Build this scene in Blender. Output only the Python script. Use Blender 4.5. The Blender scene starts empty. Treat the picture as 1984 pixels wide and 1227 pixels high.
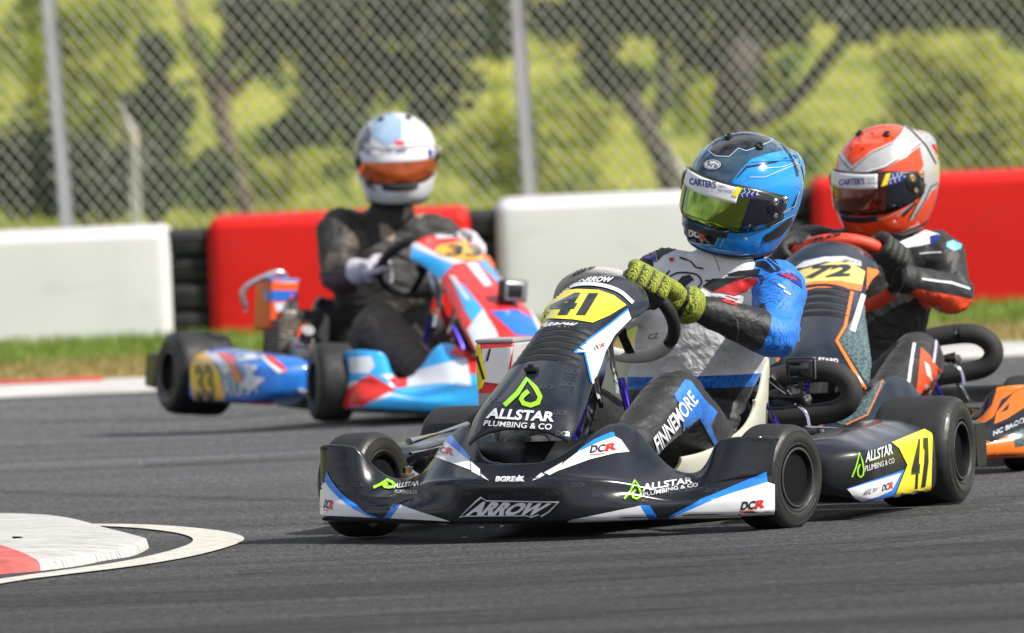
import bpy, bmesh, math, random
from mathutils import Vector, Matrix, Quaternion, noise
from mathutils.bvhtree import BVHTree
from mathutils.geometry import tessellate_polygon

random.seed(7)
S = bpy.context.scene
C = S.collection
V = Vector
PI = math.pi

# ------------------------------------------------------------------ camera
FPX = 20700.0                      # focal length in pixels of the 1984 px wide photograph
CAM = V((0, 0, 1.15))
PITCH = math.atan((613.5 - 126) / FPX)
ROLL = 0.041
F_ = V((0, math.cos(PITCH), -math.sin(PITCH)))
R0 = V((1, 0, 0)); U0 = V((0, math.sin(PITCH), math.cos(PITCH)))
R_ = R0 * math.cos(ROLL) - U0 * math.sin(ROLL)
U_ = R0 * math.sin(ROLL) + U0 * math.cos(ROLL)
cd = bpy.data.cameras.new('camera')
cam = bpy.data.objects.new('camera', cd); C.objects.link(cam)
cam.matrix_world = Matrix(((R_.x, U_.x, -F_.x, 0), (R_.y, U_.y, -F_.y, 0), (R_.z, U_.z, -F_.z, 1.15), (0, 0, 0, 1)))
cd.sensor_width = 36; cd.lens = 36 * FPX / 1984; cd.clip_end = 2000; cd.clip_start = 1
cd.dof.use_dof = True; cd.dof.focus_distance = 26.1; cd.dof.aperture_fstop = 7.4
S.camera = cam
S.view_settings.view_transform = 'Standard'; S.view_settings.look = 'None'
S.view_settings.exposure = 0.5; S.view_settings.gamma = 1
S.render.resolution_x = 1024; S.render.resolution_y = 633

# ------------------------------------------------------------------ sky and sun
SUN_EL = math.radians(44); SUN_AZ = math.radians(116)      # azimuth from +Y towards +X
w = bpy.data.worlds.new('World'); S.world = w; w.use_nodes = True
wn = w.node_tree.nodes; wl = w.node_tree.links
for n in list(wn): wn.remove(n)
sky = wn.new('ShaderNodeTexSky'); sky.sky_type = 'NISHITA'; sky.sun_disc = False
sky.sun_elevation = SUN_EL; sky.sun_rotation = SUN_AZ; sky.dust_density = 1.0; sky.air_density = 1.2
tc = wn.new('ShaderNodeTexCoord'); nz = wn.new('ShaderNodeTexNoise'); nz.inputs['Scale'].default_value = 2.6; nz.inputs['Detail'].default_value = 6
mp = wn.new('ShaderNodeMapping'); mp.inputs['Scale'].default_value = (1, 1, 2.5)
wl.new(tc.outputs['Generated'], mp.inputs[0]); wl.new(mp.outputs[0], nz.inputs['Vector'])
cr = wn.new('ShaderNodeValToRGB'); cr.color_ramp.elements[0].position = 0.40; cr.color_ramp.elements[1].position = 0.62
wl.new(nz.outputs['Fac'], cr.inputs[0])
mx = wn.new('ShaderNodeMix'); mx.data_type = 'RGBA'; mx.inputs['B'].default_value = (10.5, 10.8, 11.6, 1)
wl.new(cr.outputs[0], mx.inputs['Factor']); wl.new(sky.outputs[0], mx.inputs['A'])
bg = wn.new('ShaderNodeBackground'); bg.inputs['Strength'].default_value = 0.058
wo = wn.new('ShaderNodeOutputWorld')
wl.new(mx.outputs['Result'], bg.inputs[0]); wl.new(bg.outputs[0], wo.inputs[0])
sd = bpy.data.lights.new('sun', 'SUN'); sd.energy = 4.6; sd.angle = math.radians(1.0); sd.color = (1, 0.95, 0.87)
sun = bpy.data.objects.new('sun', sd); C.objects.link(sun)
sdir = V((math.sin(SUN_AZ) * math.cos(SUN_EL), math.cos(SUN_AZ) * math.cos(SUN_EL), math.sin(SUN_EL)))
sun.rotation_euler = sdir.to_track_quat('Z', 'Y').to_euler(); sun.location = (8, 30, 12)

# ------------------------------------------------------------------ pixel helpers (points of the photo on real surfaces)
def ray(px, py):
    return (F_ + R_ * ((px - 992) / FPX) - U_ * ((py - 613.5) / FPX))
def at(px, py, Y):
    d = ray(px, py); return CAM + d * (Y / d.y)
def ground(px, py, z=0.0):
    d = ray(px, py); return CAM + d * ((z - 1.15) / d.z)

# ------------------------------------------------------------------ materials
MATS = {}
def mat(name, col, rough=0.5, metal=0.0, coat=0.0, var=0.12, vscale=8.0, bump=0.0, bscale=60.0, spec=0.5, sheen=0.0, rvar=0.0, coatr=0.08):
    if name in MATS: return MATS[name]
    m = bpy.data.materials.new(name); m.use_nodes = True; MATS[name] = m
    nt = m.node_tree; N = nt.nodes; L = nt.links
    b = N['Principled BSDF']
    b.inputs['Roughness'].default_value = rough; b.inputs['Metallic'].default_value = metal
    b.inputs['Coat Weight'].default_value = coat; b.inputs['Coat Roughness'].default_value = coatr
    b.inputs['Specular IOR Level'].default_value = spec
    if sheen: b.inputs['Sheen Weight'].default_value = sheen
    t = N.new('ShaderNodeTexCoord')
    n = N.new('ShaderNodeTexNoise'); n.inputs['Scale'].default_value = vscale; n.inputs['Detail'].default_value = 5
    L.new(t.outputs['Object'], n.inputs['Vector'])
    r = N.new('ShaderNodeMapRange'); r.inputs['From Min'].default_value = 0.3; r.inputs['From Max'].default_value = 0.7
    r.inputs['To Min'].default_value = 1 - var; r.inputs['To Max'].default_value = 1 + var
    L.new(n.outputs['Fac'], r.inputs['Value'])
    mu = N.new('ShaderNodeVectorMath'); mu.operation = 'SCALE'; mu.inputs[0].default_value = col[:3]
    L.new(r.outputs[0], mu.inputs['Scale']); L.new(mu.outputs[0], b.inputs['Base Color'])
    if rvar:
        r2 = N.new('ShaderNodeMapRange'); r2.inputs['From Min'].default_value = 0.35; r2.inputs['From Max'].default_value = 0.7
        r2.inputs['To Min'].default_value = max(0.02, rough - rvar); r2.inputs['To Max'].default_value = rough + rvar
        n3 = N.new('ShaderNodeTexNoise'); n3.inputs['Scale'].default_value = vscale * 1.7; n3.inputs['Detail'].default_value = 8
        L.new(t.outputs['Object'], n3.inputs['Vector']); L.new(n3.outputs['Fac'], r2.inputs['Value']); L.new(r2.outputs[0], b.inputs['Roughness'])
    if bump:
        n2 = N.new('ShaderNodeTexNoise'); n2.inputs['Scale'].default_value = bscale; n2.inputs['Detail'].default_value = 6
        L.new(t.outputs['Object'], n2.inputs['Vector'])
        bp = N.new('ShaderNodeBump'); bp.inputs['Strength'].default_value = bump; bp.inputs['Distance'].default_value = 0.01
        L.new(n2.outputs['Fac'], bp.inputs['Height']); L.new(bp.outputs[0], b.inputs['Normal'])
    return m

def crease(m, scale=(4, 6.5, 9), strength=0.45, dist=0.02):
    """cloth folds: a ridged, stretched noise added under the fine weave bump"""
    N = m.node_tree.nodes; L = m.node_tree.links; b = N['Principled BSDF']
    t = N.new('ShaderNodeTexCoord'); mp = N.new('ShaderNodeMapping'); mp.inputs['Scale'].default_value = scale
    n = N.new('ShaderNodeTexNoise'); n.inputs['Scale'].default_value = 1.0; n.inputs['Detail'].default_value = 3; n.inputs['Distortion'].default_value = 1.2
    a = N.new('ShaderNodeMath'); a.operation = 'SUBTRACT'; a.inputs[1].default_value = .5
    c = N.new('ShaderNodeMath'); c.operation = 'ABSOLUTE'; bp = N.new('ShaderNodeBump'); bp.inputs['Strength'].default_value = strength; bp.inputs['Distance'].default_value = dist * 3
    L.new(t.outputs['Object'], mp.inputs[0]); L.new(mp.outputs[0], n.inputs['Vector']); L.new(n.outputs['Fac'], a.inputs[0]); L.new(a.outputs[0], c.inputs[0]); L.new(c.outputs[0], bp.inputs['Height'])
    old = b.inputs['Normal'].links[0].from_socket if b.inputs['Normal'].links else None
    if old: L.new(old, bp.inputs['Normal'])
    L.new(bp.outputs[0], b.inputs['Normal']); return m
def nodes_of(m):
    return m.node_tree.nodes, m.node_tree.links, m.node_tree.nodes['Principled BSDF']

def pattern(name, c1, c2, scale, thr=0.5, width=0.08, distort=4.0, rough=0.6, bump=0.3, sheen=0.1, kind='WAVE', coat=0.0):
    """cloth or sticker printed with meandering lines (two real colours)"""
    if name in MATS: return MATS[name]
    m = mat(name, c1, rough, sheen=sheen, bump=bump, bscale=45, coat=coat)
    N, L, b = nodes_of(m)
    t = N.new('ShaderNodeTexCoord')
    if kind == 'WAVE':
        wv = N.new('ShaderNodeTexWave'); wv.inputs['Scale'].default_value = scale; wv.inputs['Distortion'].default_value = distort
        wv.inputs['Detail'].default_value = 1.5; wv.inputs['Detail Scale'].default_value = 1.4
        L.new(t.outputs['Object'], wv.inputs['Vector']); out = wv.outputs['Fac']
    else:
        wv = N.new('ShaderNodeTexVoronoi'); wv.feature = 'DISTANCE_TO_EDGE'; wv.inputs['Scale'].default_value = scale
        L.new(t.outputs['Object'], wv.inputs['Vector']); out = wv.outputs['Distance']
    cr = N.new('ShaderNodeValToRGB'); e = cr.color_ramp.elements
    e[0].position = max(0, thr - width); e[1].position = thr + width
    e[0].color = (*c2, 1); e[1].color = (*c1, 1)
    L.new(out, cr.inputs[0]); L.new(cr.outputs[0], b.inputs['Base Color'])
    return m

# ------------------------------------------------------------------ object helpers
def upd(): bpy.context.view_layer.update()
def link(name, me, parent=None, m=None, smooth=True, angle=None):
    o = bpy.data.objects.new(name, me); C.objects.link(o)
    if parent is not None: o.parent = parent
    if m is not None:
        for q in (m if isinstance(m, (list, tuple)) else [m]): me.materials.append(q)
    if smooth:
        me.shade_smooth()
        if angle is not None: me.set_sharp_from_angle(angle=math.radians(angle))
    return o
def from_bm(name, bm, parent=None, m=None, smooth=True, angle=None):
    me = bpy.data.meshes.new(name); bm.to_mesh(me); bm.free()
    return link(name, me, parent, m, smooth, angle)
def thing(name, label, cat, M=None, group=None):
    o = bpy.data.objects.new(name, None); C.objects.link(o); o.empty_display_size = 0.2
    if M is not None: o.matrix_world = M
    tag(o, label, cat, group); return o
def tag(o, label=None, cat=None, group=None, kind=None):
    if label: o['label'] = label
    if cat: o['category'] = cat
    if group: o['group'] = group
    if kind: o['kind'] = kind
    return o

def catmull(pts, n):
    """resample a list of equal-length tuples with a Catmull-Rom spline, n samples per span"""
    P = [tuple(p) for p in pts]; P = [tuple(2 * a - b for a, b in zip(P[0], P[1]))] + P + [tuple(2 * a - b for a, b in zip(P[-1], P[-2]))]
    out = []
    for i in range(1, len(P) - 2):
        for k in range(n):
            t = k / n
            out.append(tuple(0.5 * (2 * b + (c - a) * t + (2 * a - 5 * b + 4 * c - d) * t * t + (3 * b - a - 3 * c + d) * t ** 3)
                             for a, b, c, d in zip(P[i - 1], P[i], P[i + 1], P[i + 2])))
    out.append(P[-2]); return out
def lerp_table(tab, x):
    if x <= tab[0][0]: return tab[0][1:]
    for a, b in zip(tab, tab[1:]):
        if x <= b[0]:
            t = (x - a[0]) / (b[0] - a[0]); return tuple(p + (q - p) * t for p, q in zip(a[1:], b[1:]))
    return tab[-1][1:]
def smooth_table(tab, x):
    """monotone-ish cubic through table rows"""
    if x <= tab[0][0]: return tab[0][1:]
    if x >= tab[-1][0]: return tab[-1][1:]
    for i in range(len(tab) - 1):
        if x <= tab[i + 1][0]:
            a, b = tab[i], tab[i + 1]; p = tab[i - 1] if i else a; q = tab[i + 2] if i + 2 < len(tab) else b
            h = b[0] - a[0]; t = (x - a[0]) / h; res = []
            for k in range(1, len(a)):
                m0 = (b[k] - p[k]) / (b[0] - p[0]) * h; m1 = (q[k] - a[k]) / (q[0] - a[0]) * h
                res.append((2 * t ** 3 - 3 * t * t + 1) * a[k] + (t ** 3 - 2 * t * t + t) * m0 + (-2 * t ** 3 + 3 * t * t) * b[k] + (t ** 3 - t * t) * m1)
            return tuple(res)

def add_grid(bm, rows, close_u=False, cap=False):
    vs = [[bm.verts.new(p) for p in r] for r in rows]
    for a, b in zip(vs, vs[1:]):
        n = len(a)
        for i in range(n if close_u else n - 1):
            j = (i + 1) % n
            try: bm.faces.new((a[i], a[j], b[j], b[i]))
            except ValueError: pass
    if cap:
        for r in (vs[0], vs[-1]):
            try: bm.faces.new(r)
            except ValueError: pass
    return vs
def frame_of(d, up=V((0, 0, 1))):
    d = d.normalized()
    if abs(d.dot(up)) > 0.98: up = V((0, 1, 0)) if abs(d.y) < 0.9 else V((1, 0, 0))
    a = d.cross(up).normalized(); b = a.cross(d).normalized(); return a, b
def add_tube(bm, pts, r, seg=10, sub=0, cap=True, sq=1.0):
    """tube through points; r number or per-point list; sq flattens the second axis; rounded ends via cap='round'"""
    pts = [V(p) for p in pts]; rs = list(r) if isinstance(r, (list, tuple)) else [r] * len(pts)
    if sub:
        q = catmull([(*p, rr) for p, rr in zip(pts, rs)], sub); pts = [V(a[:3]) for a in q]; rs = [a[3] for a in q]
    rows = []; prev = None
    for i, p in enumerate(pts):
        d = (pts[min(i + 1, len(pts) - 1)] - pts[max(i - 1, 0)])
        if d.length < 1e-9: d = V((0, 0, 1))
        d.normalize()
        if prev is None: a, b = frame_of(d)
        else:
            a = prev - d * prev.dot(d); a.normalize(); b = a.cross(d) * -1
        prev = a.copy()
        ring = lambda c, k: [c + (a * math.cos(2 * PI * j / seg) + b * math.sin(2 * PI * j / seg) * sq) * k for j in range(seg)]
        if cap == 'round' and i == 0:
            for t in (80, 60, 40, 20): rows.append(ring(p - d * rs[i] * math.sin(math.radians(t)), rs[i] * math.cos(math.radians(t))))
        rows.append(ring(p, rs[i]))
        if cap == 'round' and i == len(pts) - 1:
            for t in (20, 40, 60, 80): rows.append(ring(p + d * rs[i] * math.sin(math.radians(t)), rs[i] * math.cos(math.radians(t))))
    add_grid(bm, rows, True, bool(cap)); return bm
def tube(name, pts, r, parent, m, seg=12, sub=0, cap=True, sq=1.0):
    bm = bmesh.new(); add_tube(bm, pts, r, seg, sub, cap, sq); bmesh.ops.recalc_face_normals(bm, faces=bm.faces)
    return from_bm(name, bm, parent, m, True, 50)
def add_box(bm, c, s, M=None, bev=0.0, seg=2):
    t = bmesh.new(); bmesh.ops.create_cube(t, size=1)
    for v in t.verts: v.co = V((v.co.x * s[0], v.co.y * s[1], v.co.z * s[2]))
    if bev: bmesh.ops.bevel(t, geom=t.edges[:], offset=bev, segments=seg, affect='EDGES', profile=0.6)
    for v in t.verts:
        if M is not None: v.co = M @ v.co
        v.co += V(c)
    me = bpy.data.meshes.new('tmp'); t.to_mesh(me); t.free(); bm.from_mesh(me); bpy.data.meshes.remove(me)
def box(name, c, s, parent, m, bev=0.006, M=None):
    bm = bmesh.new(); add_box(bm, c, s, M, bev); return from_bm(name, bm, parent, m, True, 40)
def add_lathe(bm, prof, M, seg=48, close=False):
    """profile (radius, axial) spun round local Y, placed by M"""
    rows = [[M @ V((r * math.cos(2 * PI * j / seg), a, r * math.sin(2 * PI * j / seg))) for j in range(seg)] for r, a in prof]
    if close: rows.append(rows[0])
    add_grid(bm, rows, True, not close)
def lathe(name, prof, M, parent, m, seg=48, close=False, angle=35):
    bm = bmesh.new(); add_lathe(bm, prof, M, seg, close)
    if close: bmesh.ops.remove_doubles(bm, verts=bm.verts, dist=1e-6)
    bmesh.ops.recalc_face_normals(bm, faces=bm.faces)
    return from_bm(name, bm, parent, m, True, angle)
def apply_mods(o, mods):
    for kind, kw in mods:
        md = o.modifiers.new(kind, kind)
        for k, v in kw.items(): setattr(md, k, v)
    upd()
    dg = bpy.context.evaluated_depsgraph_get()
    me = bpy.data.meshes.new_from_object(o.evaluated_get(dg))
    o.modifiers.clear(); old = o.data; o.data = me; me.name = o.name
    if old.users == 0: bpy.data.meshes.remove(old)
    return o

# ------------------------------------------------------------------ printed decals laid on real surfaces
_bvh = {}
def bvh_of(o):
    upd()
    key = o.name
    if key not in _bvh:
        M = o.matrix_world; me = o.data
        _bvh[key] = BVHTree.FromPolygons([M @ v.co for v in me.vertices], [tuple(p.vertices) for p in me.polygons])
    return _bvh[key]
def hit(px, py, targets, off=0.0):
    d = ray(px, py).normalized(); best = None
    for t in targets:
        h = bvh_of(t).ray_cast(CAM, d)
        if h[0] is not None and (best is None or h[3] < best[3]): best = h
    if best is None: return None
    n = best[1]
    if n.dot(d) > 0: n = -n
    return best[0] + n * off, best[3]
def slice_grid(bm, step):
    xs = [v.co.x for v in bm.verts]; ys = [v.co.y for v in bm.verts]
    if not xs: return
    for ax, vals in ((0, xs), (1, ys)):
        k = math.floor(min(vals) / step) + 1
        while k * step < max(vals):
            co = V((k * step, 0, 0)) if ax == 0 else V((0, k * step, 0)); no = V((1, 0, 0)) if ax == 0 else V((0, 1, 0))
            bmesh.ops.bisect_plane(bm, geom=bm.verts[:] + bm.edges[:] + bm.faces[:], plane_co=co, plane_no=no, dist=1e-5)
            k += 1
def lay(name, bm, targets, m, parent, off=0.0018, step=5, jump=0.07):
    """bm holds faces in pixel space (x,y); each vertex is cast onto the target surfaces"""
    slice_grid(bm, step)
    bad = []; dep = {}; px = {v: (v.co.x, v.co.y) for v in bm.verts}; new = {}
    Mi = parent.matrix_world.inverted() if parent else Matrix()
    for v in bm.verts:
        h = hit(*px[v], targets, off)
        if h is None: bad.append(v)
        else: dep[v] = h[1]; new[v] = h[0]
    bs = set(bad); still = set(bad)
    for v in bad:                                   # pull a vertex that misses back to the rim of the surface
        for e in v.link_edges:
            g = e.other_vert(v)
            if g in bs: continue
            lo, hi = 0.0, 1.0; best = None
            for _ in range(7):
                m_ = (lo + hi) / 2; q = [px[g][k] + (px[v][k] - px[g][k]) * m_ for k in (0, 1)]; h = hit(q[0], q[1], targets, off)
                if h is not None and abs(h[1] - dep[g]) < jump: lo = m_; best = h
                else: hi = m_
            if best is None: best = (new[g].copy(), dep[g])
            new[v], dep[v] = best; still.discard(v); break
    for v in new: v.co = Mi @ new[v]
    kill = [f for f in bm.faces if any(v in still for v in f.verts) or all(v in bs for v in f.verts) or (max(dep[v] for v in f.verts) - min(dep[v] for v in f.verts) > jump)]
    bmesh.ops.delete(bm, geom=kill, context='FACES')
    loose = [v for v in bm.verts if not v.link_faces]
    bmesh.ops.delete(bm, geom=loose, context='VERTS')
    if not bm.faces: bm.free(); return None
    # normals towards the camera side
    c = Mi @ CAM
    for f in bm.faces:
        f.normal_update()
        if f.normal.dot(c - f.calc_center_median()) < 0: f.normal_flip()
    return from_bm(name, bm, parent, m, True)
def polys(name, pl, targets, m, parent, off=0.0018, step=5):
    """pl: list of polygons in pixels"""
    upd(); bm = bmesh.new()
    for p in pl:
        vs = [bm.verts.new((x, y, 0)) for x, y in p]
        for tri in tessellate_polygon([[V((x, y, 0)) for x, y in p]]):
            try: bm.faces.new([vs[i] for i in tri])
            except ValueError: pass
    return lay(name, bm, targets, m, parent, off, step)
def band(pts, w0, w1=None):
    """quads along a polyline: width w0 -> w1"""
    w1 = w0 if w1 is None else w1; out = []; n = len(pts) - 1; L = []; Rr = []
    for i, p in enumerate(pts):
        a = V((*pts[max(i - 1, 0)], 0)); b = V((*pts[min(i + 1, n)], 0)); d = (b - a).normalized(); nn = V((-d.y, d.x, 0)); w = (w0 + (w1 - w0) * i / n) / 2
        L.append((p[0] + nn.x * w, p[1] + nn.y * w)); Rr.append((p[0] - nn.x * w, p[1] - nn.y * w))
    for i in range(n): out.append([L[i], L[i + 1], Rr[i + 1], Rr[i]])
    return out
def smooth_line(pts, n=6): return [tuple(p) for p in catmull(pts, n)]
_tx = {}
def text_bm(s, bold=0.0, shear=0.0, space=1.0):
    key = (s, bold, shear, space)
    if key not in _tx:
        cu = bpy.data.curves.new('t', 'FONT'); cu.body = s; cu.offset = bold; cu.shear = shear; cu.space_character = space; cu.resolution_u = 3
        o = bpy.data.objects.new('t', cu); C.objects.link(o); upd()
        me = bpy.data.meshes.new_from_object(o.evaluated_get(bpy.context.evaluated_depsgraph_get()))
        bpy.data.objects.remove(o); bpy.data.curves.remove(cu); _tx[key] = me
    me = _tx[key]; bm = bmesh.new(); bm.from_mesh(me)
    xs = [v.co.x for v in bm.verts]; ys = [v.co.y for v in bm.verts]; x0, x1, y0, y1 = min(xs), max(xs), min(ys), max(ys)
    for v in bm.verts: v.co = V(((v.co.x - x0) / (x1 - x0), (v.co.y - y0) / (y1 - y0), 0))
    return bm
def words(name, s, quad, targets, m, parent, bold=0.02, shear=0.0, off=0.0032, step=5, arc=0.0):
    """text fitted into a pixel quad: bottom-left, bottom-right, top-right, top-left"""
    upd(); bm = text_bm(s, bold, shear)
    bl, br, tr, tl = [V((*q, 0)) for q in quad]
    for v in bm.verts:
        u, t = v.co.x, v.co.y
        v.co = (bl * (1 - u) + br * u) * (1 - t) + (tl * (1 - u) + tr * u) * t
        v.co.y -= arc * 4 * u * (1 - u)
    return lay(name, bm, targets, m, parent, off, step)
def drop_logo(x0, y0, x1, y1, skew=0.0):
    """outline of the green water-drop mark in a pixel box: returns quads"""
    def q(u, v): return (x0 + (x1 - x0) * u + skew * (1 - v), y0 + (y1 - y0) * v)
    loop = [(0.0, 1.0), (0.35, 0.55), (0.62, 0.0), (0.86, 0.35), (0.98, 0.68), (0.92, 0.90), (0.72, 1.0), (0.52, 0.92), (0.46, 0.76), (0.52, 0.62), (0.66, 0.46)]
    w = abs(x1 - x0) * 0.13
    return band([q(*p) for p in loop], w)
# ================================================================== THE PLACE
def asphalt():
    m = bpy.data.materials.new('asphalt'); m.use_nodes = True; N, L, b = nodes_of(m)
    t = N.new('ShaderNodeTexCoord')
    def noise_(scale, mscale=(1, 1, 1), rot=0.0, det=6, rough=0.6):
        mp = N.new('ShaderNodeMapping'); mp.inputs['Scale'].default_value = mscale; mp.inputs['Rotation'].default_value = (0, 0, rot)
        n = N.new('ShaderNodeTexNoise'); n.inputs['Scale'].default_value = scale; n.inputs['Detail'].default_value = det; n.inputs['Roughness'].default_value = rough
        L.new(t.outputs['Object'], mp.inputs[0]); L.new(mp.outputs[0], n.inputs['Vector']); return n.outputs['Fac']
    def rng(s, a, b_, c, d):
        r = N.new('ShaderNodeMapRange'); r.inputs[1].default_value = a; r.inputs[2].default_value = b_; r.inputs[3].default_value = c; r.inputs[4].default_value = d
        L.new(s, r.inputs[0]); return r.outputs[0]
    def mul(a, b_):
        k = N.new('ShaderNodeMath'); k.operation = 'MULTIPLY'; L.new(a, k.inputs[0]); L.new(b_, k.inputs[1]); return k.outputs[0]
    fine = mul(rng(noise_(105, (1, .6, 1), det=2), 0.34, 0.66, 0.25, 1.9), rng(noise_(42, (1, .5, 1), 0.0, 3), 0.34, 0.66, 0.60, 1.42))
    mid = rng(noise_(14, (0.30, 1, 1), 0.04), 0.3, 0.7, 0.86, 1.14)
    big = rng(noise_(0.9, (0.5, 1, 1)), 0.3, 0.7, 0.86, 1.14)
    streak = rng(noise_(1.0, (0.12, 3.2, 1), 0.05, 5, 0.6), 0.38, 0.62, 0.74, 1.06)
    streak2 = rng(noise_(1.0, (0.35, 9, 1), 0.035, 5), 0.35, 0.62, 0.86, 1.05)
    streak3 = rng(noise_(1.0, (0.10, 2.1, 1), -0.06, 3), 0.35, 0.60, 0.80, 1.08)
    sep = N.new('ShaderNodeSeparateXYZ'); L.new(t.outputs['Object'], sep.inputs[0])
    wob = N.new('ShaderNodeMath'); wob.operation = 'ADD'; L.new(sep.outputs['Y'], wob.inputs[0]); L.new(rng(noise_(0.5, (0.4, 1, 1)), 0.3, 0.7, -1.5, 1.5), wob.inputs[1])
    near_tone = rng(wob.outputs[0], 23.5, 31.5, 0.50, 1.04)      # asphalt darker towards the camera
    v = mul(mul(mul(mul(fine, mid), mul(big, streak)), mul(streak2, streak3)), near_tone)
    sc = N.new('ShaderNodeVectorMath'); sc.operation = 'SCALE'; sc.inputs[0].default_value = (0.088, 0.087, 0.092)
    L.new(v, sc.inputs['Scale']); L.new(sc.outputs[0], b.inputs['Base Color'])
    b.inputs['Roughness'].default_value = 0.85; b.inputs['Specular IOR Level'].default_value = 0.35
    bp = N.new('ShaderNodeBump'); bp.inputs['Strength'].default_value = 0.7; bp.inputs['Distance'].default_value = 0.006
    L.new(noise_(170, det=4), bp.inputs['Height']); L.new(bp.outputs[0], b.inputs['Normal'])
    return m
def gh(x, y):      # gentle dip of the tarmac beside the far kart
    return -0.055 * math.exp(-(((x + 1.15) / 0.8) ** 2 + ((y - 36.6) / 1.6) ** 2))
bm = bmesh.new()
xs = [-150, -60, -25, -12, -8] + [-6 + 0.25 * i for i in range(49)] + [8, 12, 25, 60, 150]
ys = [-60, 0, 8, 14] + [18 + 0.25 * i for i in range(87)]
add_grid(bm, [[V((x, y, gh(x, y))) for x in xs] for y in ys])
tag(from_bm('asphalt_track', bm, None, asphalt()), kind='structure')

# verge, kerb, far ground
def grass_mat(name, cols, scale, bump=0.8):
    m = mat(name, cols[0], 0.9, bump=bump, bscale=40, spec=0.1)
    N, L, b = nodes_of(m); t = N.new('ShaderNodeTexCoord'); n = N.new('ShaderNodeTexNoise'); n.inputs['Scale'].default_value = scale; n.inputs['Detail'].default_value = 7
    cr = N.new('ShaderNodeValToRGB'); e = cr.color_ramp.elements
    e[0].position = 0.32; e[1].position = 0.68; e[0].color = (*cols[0], 1); e[1].color = (*cols[-1], 1)
    if len(cols) > 2: k = e.new(0.5); k.color = (*cols[1], 1)
    L.new(t.outputs['Object'], n.inputs['Vector']); L.new(n.outputs['Fac'], cr.inputs[0]); L.new(cr.outputs[0], b.inputs['Base Color'])
    return m
gm = grass_mat('verge_grass', [(0.06, 0.12, 0.015), (0.11, 0.19, 0.02), (0.16, 0.22, 0.03)], 3.0)
dm = grass_mat('dry_soil', [(0.20, 0.15, 0.08), (0.30, 0.23, 0.12), (0.22, 0.22, 0.07)], 4.0)
hm = grass_mat('hill_grass', [(0.12, 0.17, 0.015), (0.26, 0.28, 0.045), (0.38, 0.37, 0.07)], 1.6)
def sheet(name, x0, x1, y0, y1, z, m, nx=60, ny=8, bumpy=0.02, slope=0.0):
    bm = bmesh.new()
    add_grid(bm, [[V((x0 + (x1 - x0) * i / nx, y0 + (y1 - y0) * j / ny, z + slope * j / ny + bumpy * (noise.noise(V((i * .6, j * .8, z * 40))) if 0 < j < ny else 0))) for i in range(nx + 1)] for j in range(ny + 1)])
    return tag(from_bm(name, bm, None, m), kind='structure')
sheet('dirt_strip', -30, 30, 40.27, 42.6, 0.02, dm, 120, 6, 0.03)
sheet('grass_verge', -30, 30, 42.6, 56.0, 0.035, gm, 160, 24, 0.04)
# kerb : red and white blocks, real step
wm_ = mat('kerb_white', (0.50, 0.48, 0.46), 0.75, var=0.18, vscale=3, bump=0.3)
rm_ = mat('kerb_red', (0.50, 0.05, 0.04), 0.75, var=0.2, vscale=3, bump=0.3)
bm = bmesh.new(); k0 = -30.0; idx = 0
bounds = [-30, -9, -6, 6, 9, 12, 30]
for i in range(len(bounds) - 1):
    xs = [bounds[i] + (bounds[i + 1] - bounds[i]) * k / 6 for k in range(7)]
    prof = [(39.45, 0.0), (39.47, 0.010), (39.9, 0.018), (40.25, 0.030), (40.30, 0.01)]
    vs = add_grid(bm, [[V((x, y, z)) for x in xs] for y, z in prof])
    for f in bm.faces:
        if bounds[i] <= f.calc_center_median().x <= bounds[i + 1]: f.material_index = (i + 1) % 2
# thin red rear edge on the white block at the left
o = from_bm('kerb', bm, None, [rm_, wm_]); tag(o, kind='structure')
bm = bmesh.new(); add_box(bm, (-3.85, 40.22, 0.034), (4.6, 0.10, 0.012)); 
tag(from_bm('kerb_edge', bm, None, rm_), kind='structure')

# inner kerb at the apex, white nose with red block
cw = mat('apex_white', (0.66, 0.64, 0.61), 0.8, var=0.25, vscale=9, bump=0.5, bscale=30)
N, L, b = nodes_of(cw)
t = N.new('ShaderNodeTexCoord'); mp = N.new('ShaderNodeMapping'); mp.inputs['Scale'].default_value = (1, 9, 1); mp.inputs['Rotation'].default_value = (0, 0, 0.5)
n = N.new('ShaderNodeTexNoise'); n.inputs['Scale'].default_value = 9; n.inputs['Detail'].default_value = 8; n.inputs['Roughness'].default_value = 0.7
cr = N.new('ShaderNodeValToRGB'); cr.color_ramp.elements[0].position = 0.40; cr.color_ramp.elements[1].position = 0.50
cr.color_ramp.elements[0].color = (0.22, 0.21, 0.21, 1); cr.color_ramp.elements[1].color = (0.50, 0.485, 0.465, 1)
L.new(t.outputs['Object'], mp.inputs[0]); L.new(mp.outputs[0], n.inputs['Vector']); L.new(n.outputs['Fac'], cr.inputs[0]); L.new(cr.outputs[0], b.inputs['Base Color'])
crd = mat('apex_red', (0.50, 0.10, 0.09), 0.8, var=0.35, vscale=14, bump=0.5, bscale=30)
outl = [(-420, 1150), (-200, 1132), (0, 1113), (70, 1107), (150, 1097), (205, 1086), (255, 1078), (283, 1066), (287, 1058), (262, 1050), (215, 1038), (160, 1022), (110, 1013), (70, 1010), (0, 1008), (-200, 1010), (-420, 1012)]
ring = [ground(*p) for p in smooth_line(outl, 6)]
cen = V((sum(p.x for p in ring) / len(ring), sum(p.y for p in ring) / len(ring), 0)) + V((0,0,0))
cen = ground(38, 1033, .05) * 1.0; cen.z = 0
bm = bmesh.new(); rows = []
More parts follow.
